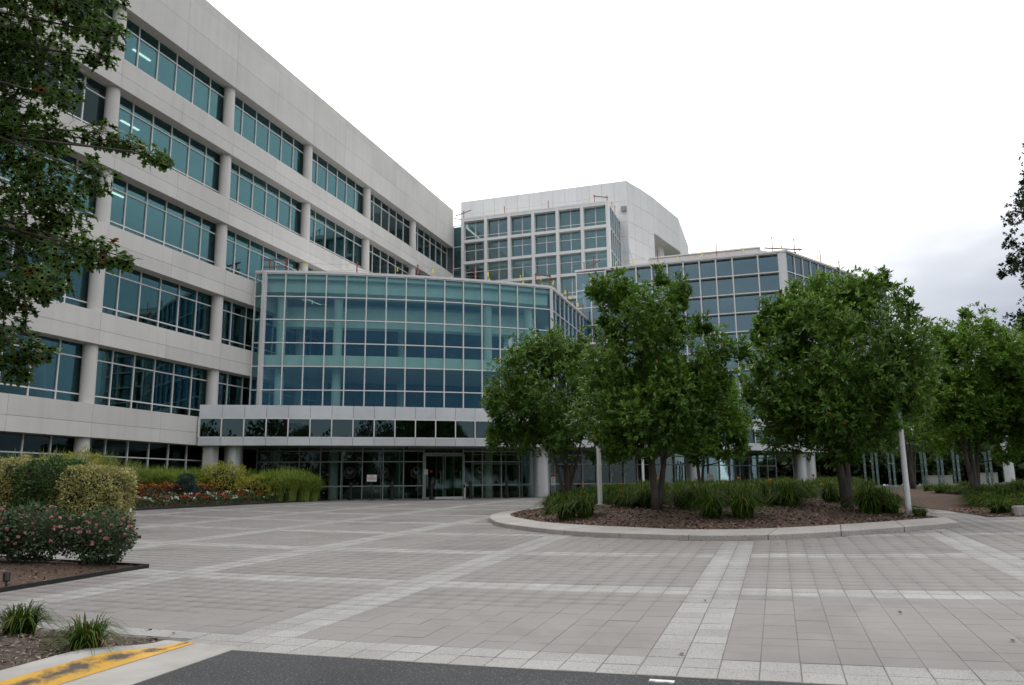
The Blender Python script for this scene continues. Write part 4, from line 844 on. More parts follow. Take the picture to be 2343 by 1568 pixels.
# ---- garden bed on the left
L_hgrn = leafmat('hedge_green_leaf', (.03, .07, .012), (.10, .18, .034), rough=.4, trans=.2)
L_hyel = leafmat('variegated_leaf', (.18, .20, .045), (.58, .52, .21), (.72, .66, .38), rough=.45, trans=.25)
L_rose = leafmat('rose_leaf', (.035, .068, .026), (.10, .155, .062), rough=.5, trans=.2)
M_pink = leafmat('pink_rose_petal', (.70, .22, .28), (.84, .50, .46), (.88, .72, .62), rough=.5, trans=.3)
L_spru = leafmat('blue_spruce_needle', (.02, .05, .042), (.065, .12, .10), rough=.5, trans=.1)
L_gold = leafmat('golden_shrub_leaf', (.26, .27, .03), (.55, .52, .08), rough=.5, trans=.3)
M_corex = mat('dark_shrub_core', (.022, .030, .010), .95, col2=(.03, .028, .012), scale=12)  # near-black green of the filler body inside shrubs
def shrub(name, label, cat, c, R, m, seed, n, L, tmpl=T_WIDE, boxy=2., core=True, group=None, up=.3, rag=.10):
    """leafy shell on a rounded body sitting on the ground at c (base centre); R = half sizes"""
    r = np.random.default_rng(seed); c = np.array(c, float); R = np.array(R, float); root = empty(name, c, label, cat, group)
    d = rdir(n, r); e = 2./boxy; q = d/np.linalg.norm(np.abs(d), ord=boxy, axis=1, keepdims=True); lump = 1+rag*np.sin(d[:, 0]*7+seed)*np.sin(d[:, 1]*6+1)*np.sin(d[:, 2]*5+2)
    P = c+np.array([0, 0, R[2]])+q*R*lump[:, None]*r.uniform(.86, 1.04, (n, 1)); k = P[:, 2] > c[2]-.02; P = P[k]; d = d[k]
    D = unit(d*.8+rdir(len(P), r)*.8+np.array([0, 0, up])); N = unit(d+.6*rdir(len(P), r)+np.array([0, 0, .3]))
    tone = .45+.3*np.sin(P[:, 0]*5+seed)*np.sin(P[:, 2]*6)*np.sin(P[:, 1]*5)+r.normal(0, .2, len(P)); leaf_cloud('foliage', m, root, P, D, N, L*r.uniform(.6, 1.2, len(P)), tone, tmpl)
    if core:
        mb = MB(); nu, nv = 14, 9; vs = []; fs = []
        for j in range(nv+1):
            th = math.pi*j/nv
            for i in range(nu):
                ph = 2*math.pi*i/nu; v = np.array([math.sin(th)*math.cos(ph), math.sin(th)*math.sin(ph), math.cos(th)]); v = v/np.linalg.norm(np.abs(v), ord=boxy); vs.append(c+np.array([0, 0, R[2]])+v*R*(.86-.35*rag))
        for j in range(nv):
            for i in range(nu): fs.append((j*nu+i, (j+1)*nu+i, (j+1)*nu+(i+1) % nu, j*nu+(i+1) % nu))
        mb.add(vs, fs).build('foliage_core', M_corex, root, smooth=True)  # solid dark core added inside the leaf shell to stop see-through
    return root
def bz(u, w): return float(bed_z(u, w))
HS = [(22.75, L_hgrn, 'dark green clipped hedge shrub at the far left edge'), (21.1, L_hyel, 'yellow variegated hedge shrub, left one of the two'), (19.65, L_hgrn, 'dark green clipped shrub between the two yellow variegated ones'), (18.3, L_hyel, 'yellow variegated hedge shrub at the right end of the hedge')]
for i, (w, m, lab) in enumerate(HS):
    u = 17.9-.12*(i == 2); shrub('hedge_shrub', lab, 'hedge', (u, w, bz(u, w)-.05), (.8, .86 if i else 1., .81), m, 100+i, 12000, .07, boxy=5., group='clipped hedge shrubs', rag=.22)
def rosebush(c, R, seed, lab):
    o = shrub('rose_bush', lab, 'bush', c, R, L_rose, seed, 3800, .055, boxy=2.3, group='pink rose bushes', rag=.25); r = np.random.default_rng(seed+5); d = unit(rdir(34, r)+np.array([-.5, -.5, .5])); P = np.array(c)+np.array([0, 0, R[2]])+d*np.array(R)*1.04; flower_heads(o, P[P[:, 2] > c[2]+.25], M_pink, .048, seed+9, 'flowers', 7, 'stuff')
    m = MB()
    for k in range(9):
        a = k*.7; m.tube([(c[0]+.1*math.cos(a), c[1]+.1*math.sin(a), c[2]), (c[0]+R[0]*.6*math.cos(a), c[1]+R[1]*.6*math.sin(a), c[2]+R[2]*1.5)], [.009, .005], 5)
    m.build('stems', M_bark, o)
rosebush((12.55, 12.15, bz(12.2, 11.9)+.05) if False else (11.0, 11.05, bz(11.0, 11.05)+.06), (.52, .50, .42), 120, 'rounded pink rose bush at the right end, next to the bed corner')
rosebush((10.35, 11.75, bz(10.35, 11.75)+.05), (.55, .55, .43), 121, 'middle pink rose bush in front of the yellow shrubs')
rosebush((9.75, 12.5, bz(9.75, 12.5)+.05), (.55, .6, .46), 122, 'pink rose bush at the left edge with the brightest blooms')
def along(x, w): d = ray(x, 1120); return d[0]/d[1]*w
for i, (w, s, x) in enumerate([(23.6, 1.0, 40), (24.6, 1.05, 110), (23.9, 1.0, 175), (24.8, 1.05, 235), (24.2, .95, -30), (25.3, .9, 300)]):
    u = along(x, w); clump('maiden_grass', 'tall pale green maiden grass rising behind the hedge', 'plant', 'tall pale grasses behind the hedge', (u, w, bz(u, w)-.02), tall2[i % 3], s, i*1.1)
for i, (x, w, s) in enumerate([(235, 25.6, 1.05), (275, 25.4, 1.0), (325, 25.6, 1.0), (368, 25.5, 1.05), (410, 25.7, 1.0), (452, 25.5, 1.05), (490, 25.6, 1.0), (565, 25.2, 1.0), (250, 26.2, 1.0), (300, 26.5, .95), (345, 26.3, 1.0), (390, 26.6, 1.05), (430, 26.2, .95), (470, 26.5, 1.0), (505, 26.2, 1.0), (545, 25.9, .95), (585, 25.8, 1.0), (615, 25.5, 1.0)]):
    u = along(x, w); clump('fountain_grass', 'fountain grass clump along the foot of the office wing', 'plant', 'fountain grasses along the wing', (u, w, bz(u, w)-.02), tall[i % 4], s, i*.9)
for i, (x, w, s) in enumerate([(612, 23.2, 1.0), (632, 22.9, 1.05), (662, 22.75, 1.1), (692, 22.6, 1.1), (715, 22.5, .95), (650, 23.6, 1.1), (680, 23.3, 1.05)]):
    u = along(x, w); clump('fountain_grass', 'large arching grass clump at the entrance end of the flower bed', 'plant', 'arching grasses at the entrance end of the bed', (u, w, bz(u, w)-.02), tall[i % 4], s*1.02, i*1.7)
def px_shrub(name, lab, x, w, R, m, seed, n, L, **k): u = along(x, w); return shrub(name, lab, 'shrub', (u, w, bz(u, w)-.03), R, m, seed, n, L, **k)
px_shrub('golden_shrub', 'feathery golden shrub in the middle of the flower bed', 510, 24.3, (.95, .9, .82), L_gold, 130, 4200, .11, tmpl=T_NEED if False else T_ELL, boxy=1.8, rag=.5, up=.6)
px_shrub('golden_shrub', 'lower golden shrub nearer the entrance, beside the arching grass', 592, 23.5, (.85, .8, .58), L_gold, 131, 3000, .10, tmpl=T_ELL, boxy=1.8, rag=.5, up=.6)
px_shrub('golden_shrub', 'golden shrub peeking over the hedge against the wing', 180, 25.0, (1.2, .9, .98), L_gold, 132, 3600, .11, tmpl=T_ELL, boxy=1.8, rag=.5, up=.6)
sp = empty('dwarf_spruce', (along(425, 23.9), 23.9, bz(along(425, 23.9), 23.9)), 'dark blue cloud pruned dwarf spruce among the flowers', 'shrub'); r = np.random.default_rng(140); so_ = np.array(sp.location); tiers = [(0, 0, .30, .62, .30), (.1, .25, .45, .34, .18), (-.05, -.3, .5, .34, .18), (0, .02, .72, .40, .20), (0, 0, .98, .30, .14), (.05, .22, .62, .3, .16)]
P = []; D = []
for x, y, z, R, h in tiers:
    d = rdir(1500, r); P.append(so_+np.array([x, y, z])+d*np.array([R, R, h])*r.uniform(.75, 1.03, (1500, 1))); D.append(unit(d+.5*rdir(1500, r)+np.array([0, 0, .2])))
P = np.concatenate(P); D = np.concatenate(D); leaf_cloud('needles', L_spru, sp, P, D, unit(rdir(len(P), r)), .07*r.uniform(.7, 1.2, len(P)), .45+r.normal(0, .2, len(P)), (T_NEED[0]*np.array([1, 2.2, 1]), T_NEED[1]))
MB().tube([tuple(so_), tuple(so_+np.array([0, 0, 1.0]))], [.05, .02], 7).build('stem', M_bark, sp)
# annuals: leaf mass and blooms too many to count
L_ann = leafmat('annual_leaf', (.03, .06, .014), (.09, .13, .035), rough=.5, trans=.25); M_wht = leafmat('white_petal', (.50, .49, .44), (.70, .68, .60), rough=.6, trans=.3); M_rdp = leafmat('red_petal', (.38, .02, .012), (.60, .05, .03), rough=.5, trans=.3); M_org = leafmat('orange_petal', (.26, .07, .01), (.46, .17, .015), rough=.5, trans=.3); M_rust = leafmat('bronze_leaf', (.045, .022, .008), (.14, .065, .018), rough=.5, trans=.25)
def mass(name, label, m, rect, n, L, h, seed, tmpl=T_WIDE, mask=None, top=False, up=.5):
    r = np.random.default_rng(seed); u = r.uniform(rect[0], rect[1], n); w = r.uniform(rect[2], rect[3], n)
    if mask is not None: k = mask(u, w); u, w = u[k], w[k]
    hh = h*(.75+.35*lumps(u, w, 3, seed)); z = bed_z(u, w)+(hh*r.uniform(.9, 1.08, len(u)) if top else hh*r.uniform(.05, 1, len(u))); P = np.c_[u, w, z]; D = unit(rdir(len(u), r)+np.array([-.2, -.3, up]))
    o = leaf_cloud(name, m, None, P, D, unit(rdir(len(u), r)*.6+np.array([0, -.3, 1])), L*r.uniform(.6, 1.2, len(u)), .45+r.normal(0, .22, len(u)), tmpl, kind='stuff'); tag(o, label); return o
FU = (20.3, 37.0)
mass('bedding_leaves', 'low green leaves of the red and white bedding flowers', L_ann, (*FU, 22.55, 23.7), 11000, .085, .46, 150)
mass('white_flowers', 'drifts of white bedding flowers along the bed edge', M_wht, (*FU, 22.5, 23.7), 2600, .07, .48, 151, T_PETAL, lambda u, w: lumps(u*1.3, w*1.6, 1.6, 160) > .24, True)
mass('red_flowers', 'drifts of red bedding flowers along the bed edge', M_rdp, (*FU, 22.5, 23.7), 2000, .07, .48, 152, T_PETAL, lambda u, w: lumps(u*1.3, w*1.6, 1.6, 160) < -.16, True)
mass('marigold_leaves', 'bronze green leaves of the orange flowers', M_rust, (20.3, 34.5, 23.7, 25.4), 13000, .09, .82, 153)
mass('orange_flowers', 'rusty orange flowers behind the red and white drifts', M_org, (20.3, 34.5, 23.7, 25.3), 1900, .07, .86, 154, T_PETAL, None, True)
# distant trees beyond the glass fins, and those across the road that the windows mirror
def treeline(name, label, spots, m, seed, L):
    r = np.random.default_rng(seed); P = []; D = []
    for u, w, h, R in spots:
        z0 = float(g(u, w)); n = 2600; d = rdir(n, r); lump = 1+.25*np.sin(d[:, 0]*5+u)*np.sin(d[:, 1]*6+w)*np.sin(d[:, 2]*5); P.append(np.array([u, w, z0+h*.55])+d*np.array([R, R, h*.47])*(lump*r.uniform(.6, 1.0, n))[:, None]); D.append(unit(d+.7*rdir(n, r)))
    P = np.concatenate(P); D = np.concatenate(D); o = leaf_cloud(name, m, None, P, D, unit(rdir(len(P), r)), L*r.uniform(.6, 1.3, len(P)), .45+r.normal(0, .22, len(P)), T_WIDE, kind='stuff'); tag(o, label)
r = np.random.default_rng(170)
treeline('treeline', 'distant dark trees beyond the glass fins', [(86+r.uniform(0, 40), -6-3.4*k+r.uniform(-2, 2), r.uniform(6, 8), r.uniform(4, 5.5)) for k in range(18)]+[(78+r.uniform(0, 6), 2-2.6*k, r.uniform(2.2, 3.4), r.uniform(2.2, 3)) for k in range(22)], L_far, 171, .6)
treeline('treeline', 'trees across the road mirrored in the windows', [(-30-abs(k-8)*.8-r.uniform(0, 8), -52+6.2*k+r.uniform(-2, 2), r.uniform(7, 13), r.uniform(4, 6)) for k in range(19)], L_far, 172, .55)
# ---------------------------------------------------------------- lamps, signs, bollards, roof guards and other small things
def px_of(p):
    v = np.array(p, float)-np.array([0, 0, EYE]); d = v @ FW; return CX+FPX*(v @ RT)/d, CY-FPX*(v @ UP)/d
def hall_at(px, d):
    """plan point on the hall front set back by d (negative: outside) on the sight line through px"""
    a0 = math.atan2(*(np.array(HA[0])-HC)[::-1]); f = lambda k: HC+(HR-d)*np.array([math.cos(a0+math.radians(19)*k/15), math.sin(a0+math.radians(19)*k/15)])
    k = min(np.linspace(-2, 18, 1200), key=lambda k: abs(px_of((*f(k), 2.))[0]-px)); return f(k)
def can_at(px, d):
    k = min(np.linspace(0, NC, 1500), key=lambda k: abs(px_of((*cpt(k, d), 2.))[0]-px)); return cpt(k, d)
def lamp(lab, base, h, r0=.075, head=.30):
    b = np.array(base, float); o = empty('lamp_post', b, lab, 'lamp post', 'white lamp posts')
    MB().tube([b+np.array([0, 0, -.1]), b+np.array([0, 0, h-.1])], [r0, r0*.72], 18, cap=False).build('pole', M_pole, o, smooth=True)
    MB().tube([b+np.array([0, 0, -.05]), b+np.array([0, 0, .035])], r0*2.2, 18).build('base_plate', M_pole, o)
    MB().tube([b+np.array([0, 0, h-.12]), b+np.array([0, 0, h-.02]), b+np.array([0, 0, h+.02])], [.05, .06, .12], 16).build('neck', M_pole, o)
    MB().tube([b+np.array([0, 0, h]), b+np.array([0, 0, h+.03]), b+np.array([0, 0, h+.075]), b+np.array([0, 0, h+.10])], [head*.9, head, head*.96, head*.6], 24).build('lamp_head', M_pole, o, smooth=False)
    return o
pl1 = on_g(1373, 1160, .36); pl1[2] = float(isl_z(*pl1[:2])); lamp('white lamp post between the smallest tree and the two trunked tree', pl1, 5.05)
pl2 = on_g(2078, 1166, .30); pl2[2] = float(isl_z(*pl2[:2])); lamp('white lamp post near the right end of the kerb, by the brick path', pl2, 4.7)
p3 = np.array([*at_depth(1472, 1115, 43)[:2], 0]); p3[2] = float(g(*p3[:2])); lamp('thin white lamp post near the entrance behind the two grey trunks', p3, 5.0, .075)
# text helper
def text(s, parent, m, size, loc, rz, name='lettering', tilt=math.radians(90)):
    c = bpy.data.curves.new(name, 'FONT'); c.body = s; c.size = size; c.align_x = 'CENTER'; c.align_y = 'CENTER'; c.extrude = .0008; c.materials.append(m); t_ = bpy.data.objects.new(name, c); COL.objects.link(t_); me = bpy.data.meshes.new_from_object(t_.evaluated_get(bpy.context.evaluated_depsgraph_get())); bpy.data.objects.remove(t_); me.materials.clear(); me.materials.append(m); o = link(name, me, parent)
    o.location = np.array(loc)-world_org(parent); o.rotation_euler = (tilt, 0, rz); return o
def facing(p): return math.atan2(p[1], p[0])-math.pi/2           # turn so that the front looks back at the plaza
def board(root, c, w, h, rz, m=M_sign, name='sign_board', th=.012):
    t = np.array([math.cos(rz), math.sin(rz)]); a = np.array(c[:2])-t*w/2; b = np.array(c[:2])+t*w/2; return MB().wallseg(a, b, c[2]-h/2, c[2]+h/2, th, 0).build(name, m, root)
ps = hall_at(850, -1.5); gz = float(g(*ps)); rz = facing(ps); o = empty('no_smoking_sign', (*ps, gz), 'white NO SMOKING sign on a black stand in front of the doors', 'sign')
MB().tube([(*ps, gz), (*ps, gz+.02), (*ps, gz+.05), (*ps, gz+.06)], [.2, .2, .06, .02], 18).build('base', M_black, o); MB().tube([(*ps, gz+.05), (*ps, gz+.95)], .022, 10).build('stand', M_black, o)
cz_ = gz+1.16; nf = np.array([math.sin(rz), -math.cos(rz)]); board(o, (*(ps+nf*.03), cz_), .52, .36, rz)
text('NO', o, M_blkink, .10, (*(ps+nf*.036), cz_+.09), rz); text('SMOKING', o, M_redink, .105, (*(ps+nf*.036), cz_-.01), rz); text('beyond this point', o, M_blkink, .045, (*(ps+nf*.036), cz_-.10), rz) if False else None
MB().wallseg(*(lambda t, c: (c-t*.17, c+t*.17))(np.array([math.cos(rz), math.sin(rz)]), ps+nf*.034), cz_-.092, cz_-.076, .002, 0).build('small_print', M_redink, o)
ps = on_g(1265, 1128, .1)[:2]*0+can_at(1265, 2.0); gz = float(g(*ps)); rz = facing(ps); nf = np.array([math.sin(rz), -math.cos(rz)]); o = empty('notice_sign', (*ps, gz), 'narrow upright sign with a red top beside the wide canopy column', 'sign')
for s in (-.09, .09): q = ps+np.array([math.cos(rz), math.sin(rz)])*s; MB().tube([(*q, gz), (*q, gz+1.35)], .012, 8).build('leg', M_metal, o)
yy = on_x(1265, 1098, ps[0])[2]; board(o, (*(ps+nf*.02), yy), .26, .62, rz); board(o, (*(ps+nf*.026), yy+.235), .25, .13, rz, M_redink, 'red_header', .004)
for k in range(4): board(o, (*(ps+nf*.026), yy+.08-.08*k), .16-.02*(k % 2), .018, rz, M_blkink, 'printed_line', .003)
pp = at_depth(1625, 1092, 34); gz = float(isl_z(pp[0], pp[1])); rz = facing(pp); nf = np.array([math.sin(rz), -math.cos(rz)]); o = empty('no_smoking_sign', (pp[0], pp[1], gz), 'small white no smoking sign standing among the day lilies', 'sign')
MB().tube([(pp[0], pp[1], gz-.1), (pp[0], pp[1], pp[2])], .018, 8).build('stand', M_black, o); c2 = pp[:2]+nf*.03; board(o, (*c2, pp[2]), .27, .30, rz); text('NO', o, M_blkink, .06, (*(c2+nf*.006), pp[2]+.09), rz); text('SMOKING', o, M_redink, .062, (*(c2+nf*.006), pp[2]+.02), rz)
# bollards
ordn = ['first', 'second', 'third', 'fourth', 'fifth']
for i, x in enumerate((803, 896, 987, 1076, 1159)):
    c = hall_at(x, -.95 if i != 2 else -1.15); gz = float(g(*c)); o = empty('bollard', (*c, gz), '%s black bollard from the left in the row before the doors' % ordn[i], 'bollard', 'black bollards before the doors'); v = lambda z: np.array([*c, gz+z])
    MB().tube([v(-.02), v(.16), v(.20)], [.13, .13, .085], 16).build('base', M_black, o); MB().tube([v(.2), v(.84)], .075, 16, cap=False).build('shaft', M_black, o, smooth=True); MB().tube([v(.84), v(.86), v(.92), v(.98)], [.10, .11, .09, .03], 16).build('cap', M_black, o)
# short white reader post and low upstand by the door
c = hall_at(1063, -.35); gz = float(g(*c)); o = empty('reader_post', (*c, gz), 'short pale card reader post right of the doors', 'post', None, 'thing'); MB().tube([(*c, gz), (*c, gz+.86)], .055, 12).build('post_body', M_frame, o); MB().box(c[0]-.08, c[0]-.05, c[1]-.05, c[1]+.05, gz+.6, gz+.8).build('card_reader', M_black, o)
a, b = hall_at(996, -.3), hall_at(1060, -.3); o = empty('glass_side_panel', (*a, float(g(*a))), 'clear glass side screen on a low white base by the doors', 'screen'); gz = float(g(*a)); MB().wallseg(a, b, gz, gz+.12, .12, 0).build('base', M_frame, o); MB().wallseg(a, b, gz+.12, gz+2.3, .012, .05).build('pane', M_glassg, o)
# dome camera under the canopy
c = hall_at(928, -1.2); o = empty('security_camera', (*c, cz[0]), 'small black dome camera under the canopy above the doors', 'camera'); MB().tube([(*c, cz[0]+.02), (*c, cz[0]-.05)], .09, 14).build('mount', M_black, o); MB().tube([(*c, cz[0]-.05), (*c, cz[0]-.12), (*c, cz[0]-.16)], [.085, .07, .02], 14).build('dome', M_black, o)
# eagle seals, papers and stickers on the glass (belong to the hall)
M_etch = mat('etched_film', (.085, .11, .10), .6)
def seal(px):
    c = hall_at(px, -.06); t = hall_at(px+6, -.06)-c; t /= np.linalg.norm(t); zc = Z(1.02); m = MB(); n = 28; P = lambda x, y: (*(c+t*x), zc+y)
    for r0, r1 in ((.285, .31), (.22, .232)):
        for k in range(n):
            a, b = 2*math.pi*k/n, 2*math.pi*(k+1)/n; m.add([P(r0*math.cos(a), r0*math.sin(a)), P(r1*math.cos(a), r1*math.sin(a)), P(r1*math.cos(b), r1*math.sin(b)), P(r0*math.cos(b), r0*math.sin(b))], [(0, 1, 2, 3)])
    for s in (-1, 1):       # spread wings, shield, tail and head
        wg = [P(s*.025, .05), P(s*.07, .13), P(s*.12, .165), P(s*.155, .15), P(s*.17, .08), P(s*.15, .01), P(s*.10, -.045), P(s*.045, -.05)]; m.add(wg, [tuple(range(8))])
        m.add([P(s*.02, -.06), P(s*.10, -.15), P(s*.06, -.17)], [(0, 1, 2)])
    m.add([P(-.04, .03), P(.04, .03), P(.04, -.05), P(0, -.09), P(-.04, -.05)], [(0, 1, 2, 3, 4)]); m.add([P(-.02, .04), P(.02, .04), P(.025, .10), P(-.02, .10)], [(0, 1, 2, 3)])
    tag(m.build('eagle_seal', M_etch, hall), 'faint round eagle seal on the glass')
for x in (799, 876, 952, 1098): seal(x)
def flat(px, y, w, h, m, nm, d=-.10):
    c = hall_at(px, d); t = hall_at(px+6, d)-c; t /= np.linalg.norm(t); z = on_x(px, y, c[0])[2]; return MB().wallseg(c-t*w/2, c+t*w/2, z-h/2, z+h/2, .004, 0).build(nm, m, hall)
flat(974, 1080, .22, .30, M_sign, 'paper_notice')
for x in (986, 1007, 1043): flat(x, 1079, .14, .12, M_redink, 'red_sticker')
# ENTRANCE lettering on the doors behind the island
for x in (1404, 1435):
    c = can_at(x, 4.1); t = can_at(x+6, 4.1)-c; rz = math.atan2(t[1], t[0]); text('ENTRANCE', east, M_sign, .12, (*c, on_x(x, 1075, c[0])[2]), rz); MB().wallseg(c-t/np.linalg.norm(t)*.2, c-t/np.linalg.norm(t)*.05, on_x(x, 1082, c[0])[2]-.2, on_x(x, 1082, c[0])[2], .004, 0).build('paper_notice', M_sign, east)
# people in the lobby
def person(lab, x, y, rz, shirt, h=1.72, arm=0.):
    z0 = Z(-.33); o = empty('person', (x, y, z0), lab, 'person'); J = [(0, 0, .94), (0, 0, 1.18), (0, 0, 1.42), (0, .01, 1.52), (0, .02, 1.60), (0, .02, 1.70), (.19, 0, 1.40), (.24, -.02, 1.13), (.22, -.13-arm, .93+arm*1.2), (-.19, 0, 1.40), (-.24, -.02, 1.13), (-.22, -.10, .92), (.10, 0, .90), (.11, -.01, .50), (.10, .03, .09), (.11, -.12, .03), (-.10, 0, .90), (-.11, -.03, .50), (-.10, .0, .09), (-.11, -.15, .03)]
    Ed = [(0, 1), (1, 2), (2, 3), (3, 4), (4, 5), (2, 6), (6, 7), (7, 8), (2, 9), (9, 10), (10, 11), (0, 12), (12, 13), (13, 14), (14, 15), (0, 16), (16, 17), (17, 18), (18, 19)]
    Rr = [.15, .14, .15, .06, .10, .085, .065, .05, .036, .065, .05, .036, .095, .065, .045, .035, .095, .065, .045, .035]
    me = bpy.data.meshes.new('body'); s = h/1.75; me.from_pydata([(a*s, b*s, c*s) for a, b, c in J], Ed, []); ob = link('body', me, o); ob.rotation_euler = (0, 0, rz); ob.modifiers.new('skin', 'SKIN')
    for i, v in enumerate(me.skin_vertices[0].data): v.radius = (Rr[i]*s, Rr[i]*s*.8); v.use_root = i == 0
    su = ob.modifiers.new('sub', 'SUBSURF'); su.levels = 1; su.render_levels = 2
    m = bpy.data.materials.new('clothes_and_skin'); m.use_nodes = True; nt = m.node_tree; N = nt.nodes; L = nt.links; tc = N.new('ShaderNodeTexCoord'); sx = N.new('ShaderNodeSeparateXYZ'); L.new(tc.outputs['Object'], sx.inputs[0]); mr = N.new('ShaderNodeMapRange'); L.new(sx.outputs[2], mr.inputs[0]); mr.inputs[2].default_value = 1.8
    rp = N.new('ShaderNodeValToRGB'); rp.color_ramp.interpolation = 'CONSTANT'; e = rp.color_ramp.elements; e[0].color = (.015, .016, .02, 1); e[1].position = .53; e[1].color = (*shirt, 1); q = e.new(.82); q.color = (.30, .18, .13, 1); q = e.new(.915); q.color = (.02, .014, .01, 1); L.new(mr.outputs[0], rp.inputs[0]); L.new(rp.outputs[0], N['Principled BSDF'].inputs['Base Color']); me.materials.append(m)
c = can_at(1349, 5.4); person('person in a white shirt and dark trousers standing inside the glass', c[0], c[1], 1.2, (.60, .62, .64))
c = can_at(1327, 5.8); person('person in a grey shirt inside the lobby, left of the white shirt', c[0], c[1], -.8, (.30, .32, .34), 1.66, .12)
# glass fins beyond the island
M_fin = mat('frosted_glass_fin', (.22, .29, .275), .35, col2=(.17, .24, .225), scale=2, trans=.45)
fins = [(1975, 1037), (1993, 1036), (2003, 1036), (2030, 1035), (2041, 1034), (2105, 1032), (2114, 1036), (2142, 1031), (2151, 1031), (2178, 1030), (2189, 1040), (2224, 1036), (2252, 1034), (2262, 1031), (2291, 1026), (2300, 1030)]
for i, (x, y) in enumerate(fins):
    p = at_depth(x, y, 50-.25*i); z0 = float(g(p[0], p[1])); o = empty('glass_fin', (p[0], p[1], z0), '%s upright glass fin from the left in the row beyond the island bed' % ['first', 'second', 'third', 'fourth', 'fifth', 'sixth', 'seventh', 'eighth', 'ninth', 'tenth', 'eleventh', 'twelfth', 'thirteenth', 'fourteenth', 'fifteenth', 'sixteenth'][i], 'glass fin', 'upright glass fins beyond the island'); t = np.array([.35, -.94])
    MB().wallseg(p[:2]-t*.075, p[:2]+t*.075, z0, p[2], .025, 0).build('blade', M_fin, o)
    for z in (.35, .85, 1.35): MB().box(p[0]-.02, p[0]+.03, p[1]-.03, p[1]+.03, z0+z, z0+z+.05).build('clamp', M_metal, o)
    MB().box(p[0]-.06, p[0]+.06, p[1]-.12, p[1]+.12, z0-.05, z0+.06).build('foot', M_metald, o)
p = at_depth(2310, 1095, 46); z0 = float(g(p[0], p[1])); o = empty('white_column', (p[0], p[1], z0), 'thick white round column near the right edge beyond the planting', 'column', None, 'thing'); MB().tube([(p[0], p[1], z0), (p[0], p[1], z0+4.4)], [.27, .25], 20, cap=False).build('shaft', M_pole, o, smooth=True); MB().tube([(p[0], p[1], z0), (p[0], p[1], z0+.08)], .34, 20).build('base', M_metald, o); MB().tube([(p[0], p[1], z0+4.4), (p[0], p[1], z0+4.5)], .34, 20).build('cap', M_pole, o)
p = on_g(2329, 1181); o = empty('granite_block', p, 'low rough granite block cut off by the right edge', 'block', None, 'thing'); MB().box(p[0], p[0]+.55, p[1]-2.2, p[1], p[2]-.05, p[2]+.235, .5).build('stone', M_kerb, o); MB().box(p[0]+.02, p[0]+.53, p[1]-2.18, p[1]-.02, p[2]+.236, p[2]+.25, .7).build('dressed_top', M_kerb, o)
# low walls and seats far right
for x, y0, y1, wd, dep, lab in ((2150, 1088, 1104, 60, 56, 'pale low wall behind the glass fins'), (2260, 1082, 1098, 46, 54, 'pale bench far off behind the right hand tree')):
    a, b = at_depth(x-wd/2, y1, dep), at_depth(x+wd/2, y1, dep); zt = at_depth(x, y0, dep)[2]; z0 = min(float(g(a[0], a[1])), zt-.3); o = empty('low_wall', (a[0], a[1], z0), lab, 'wall', None, 'thing'); MB().wallseg(a[:2], b[:2], z0-.1, zt-.06, .3, 0).build('stone', M_core, o); MB().wallseg(a[:2], b[:2], zt-.06, zt, .36, -.03).build('coping', M_core, o)
# spotlights, marker flag, leaves on the paving
p = on_g(14, 1336, .08); p[2] = float(bed_z(p[0], p[1])); o = empty('garden_spotlight', p, 'small black spotlight stuck in the mulch at the left edge', 'light'); MB().tube([p, p+np.array([0, 0, .10])], .012, 8).build('spike', M_black, o); MB().tube([p+np.array([0, 0, .09]), p+np.array([.02, .03, .20])], [.045, .05], 12).build('housing', M_black, o)
p = at_depth(1322, 1137, 28.5); p[2] = float(isl_z(p[0], p[1])); o = empty('ground_floodlight', p, 'small white floodlight on the mulch beside the smallest tree', 'light'); MB().tube([p, p+np.array([0, 0, .08])], .02, 8).build('spike', M_metald, o); MB().tube([p+np.array([0, 0, .07]), p+np.array([0, 0, .10]), p+np.array([0, 0, .19]), p+np.array([0, 0, .22])], [.08, .13, .14, .07], 14).build('housing', M_pole, o)
p = on_g(291, 1240, .05); p[2] = float(bed_z(p[0], p[1])); o = empty('marker_flag', p, 'thin wire marker with a small white tag beside the rose bush', 'marker'); MB().tube([p, p+np.array([.02, -.02, .62])], .004, 5).build('wire', M_cable, o); MB().box(p[0]-.02, p[0]+.03, p[1]-.025, p[1]-.018, p[2]+.58, p[2]+.65).build('tag', M_sign, o)
M_dead = leafmat('dead_leaf', (.10, .045, .02), (.20, .11, .05), rough=.7, trans=.1)
dl = [on_g(*q, .006) for q in [(400, 1449), (344, 1440), (1733, 1224), (1780, 1246), (1853, 1252), (1893, 1230), (1933, 1228), (1994, 1223), (2061, 1228), (2152, 1220), (2166, 1213), (1606, 1241), (1614, 1376), (1561, 1497), (2318, 1467), (1372, 1248), (1240, 1196), (2060, 1404)]]
for i, p in enumerate(dl):
    r = np.random.default_rng(300+i); o = empty('fallen_leaf', p, 'dry brown leaf lying on the paving', 'leaf', 'dry leaves scattered on the plaza'); leaf_cloud('blade', M_dead, o, [p-np.array([.03, 0, -.006])]*2, unit(np.array([[1, .3, .1], [.8, .5, .25]])+r.normal(0, .2, (2, 3))), np.array([[0, .2, 1], [.2, 0, 1.]]), .055, r.random(2), T_WIDE)
pm = empty('road_marking', (6.3, 1.2, 0), kind='structure'); q = on_g(1512, 1558); MB().box(q[0]-.035, q[0]+.035, q[1]-.10, q[1]+.09, q[2]-.01, q[2]+.002).build('white_paint', M_whitep, pm)
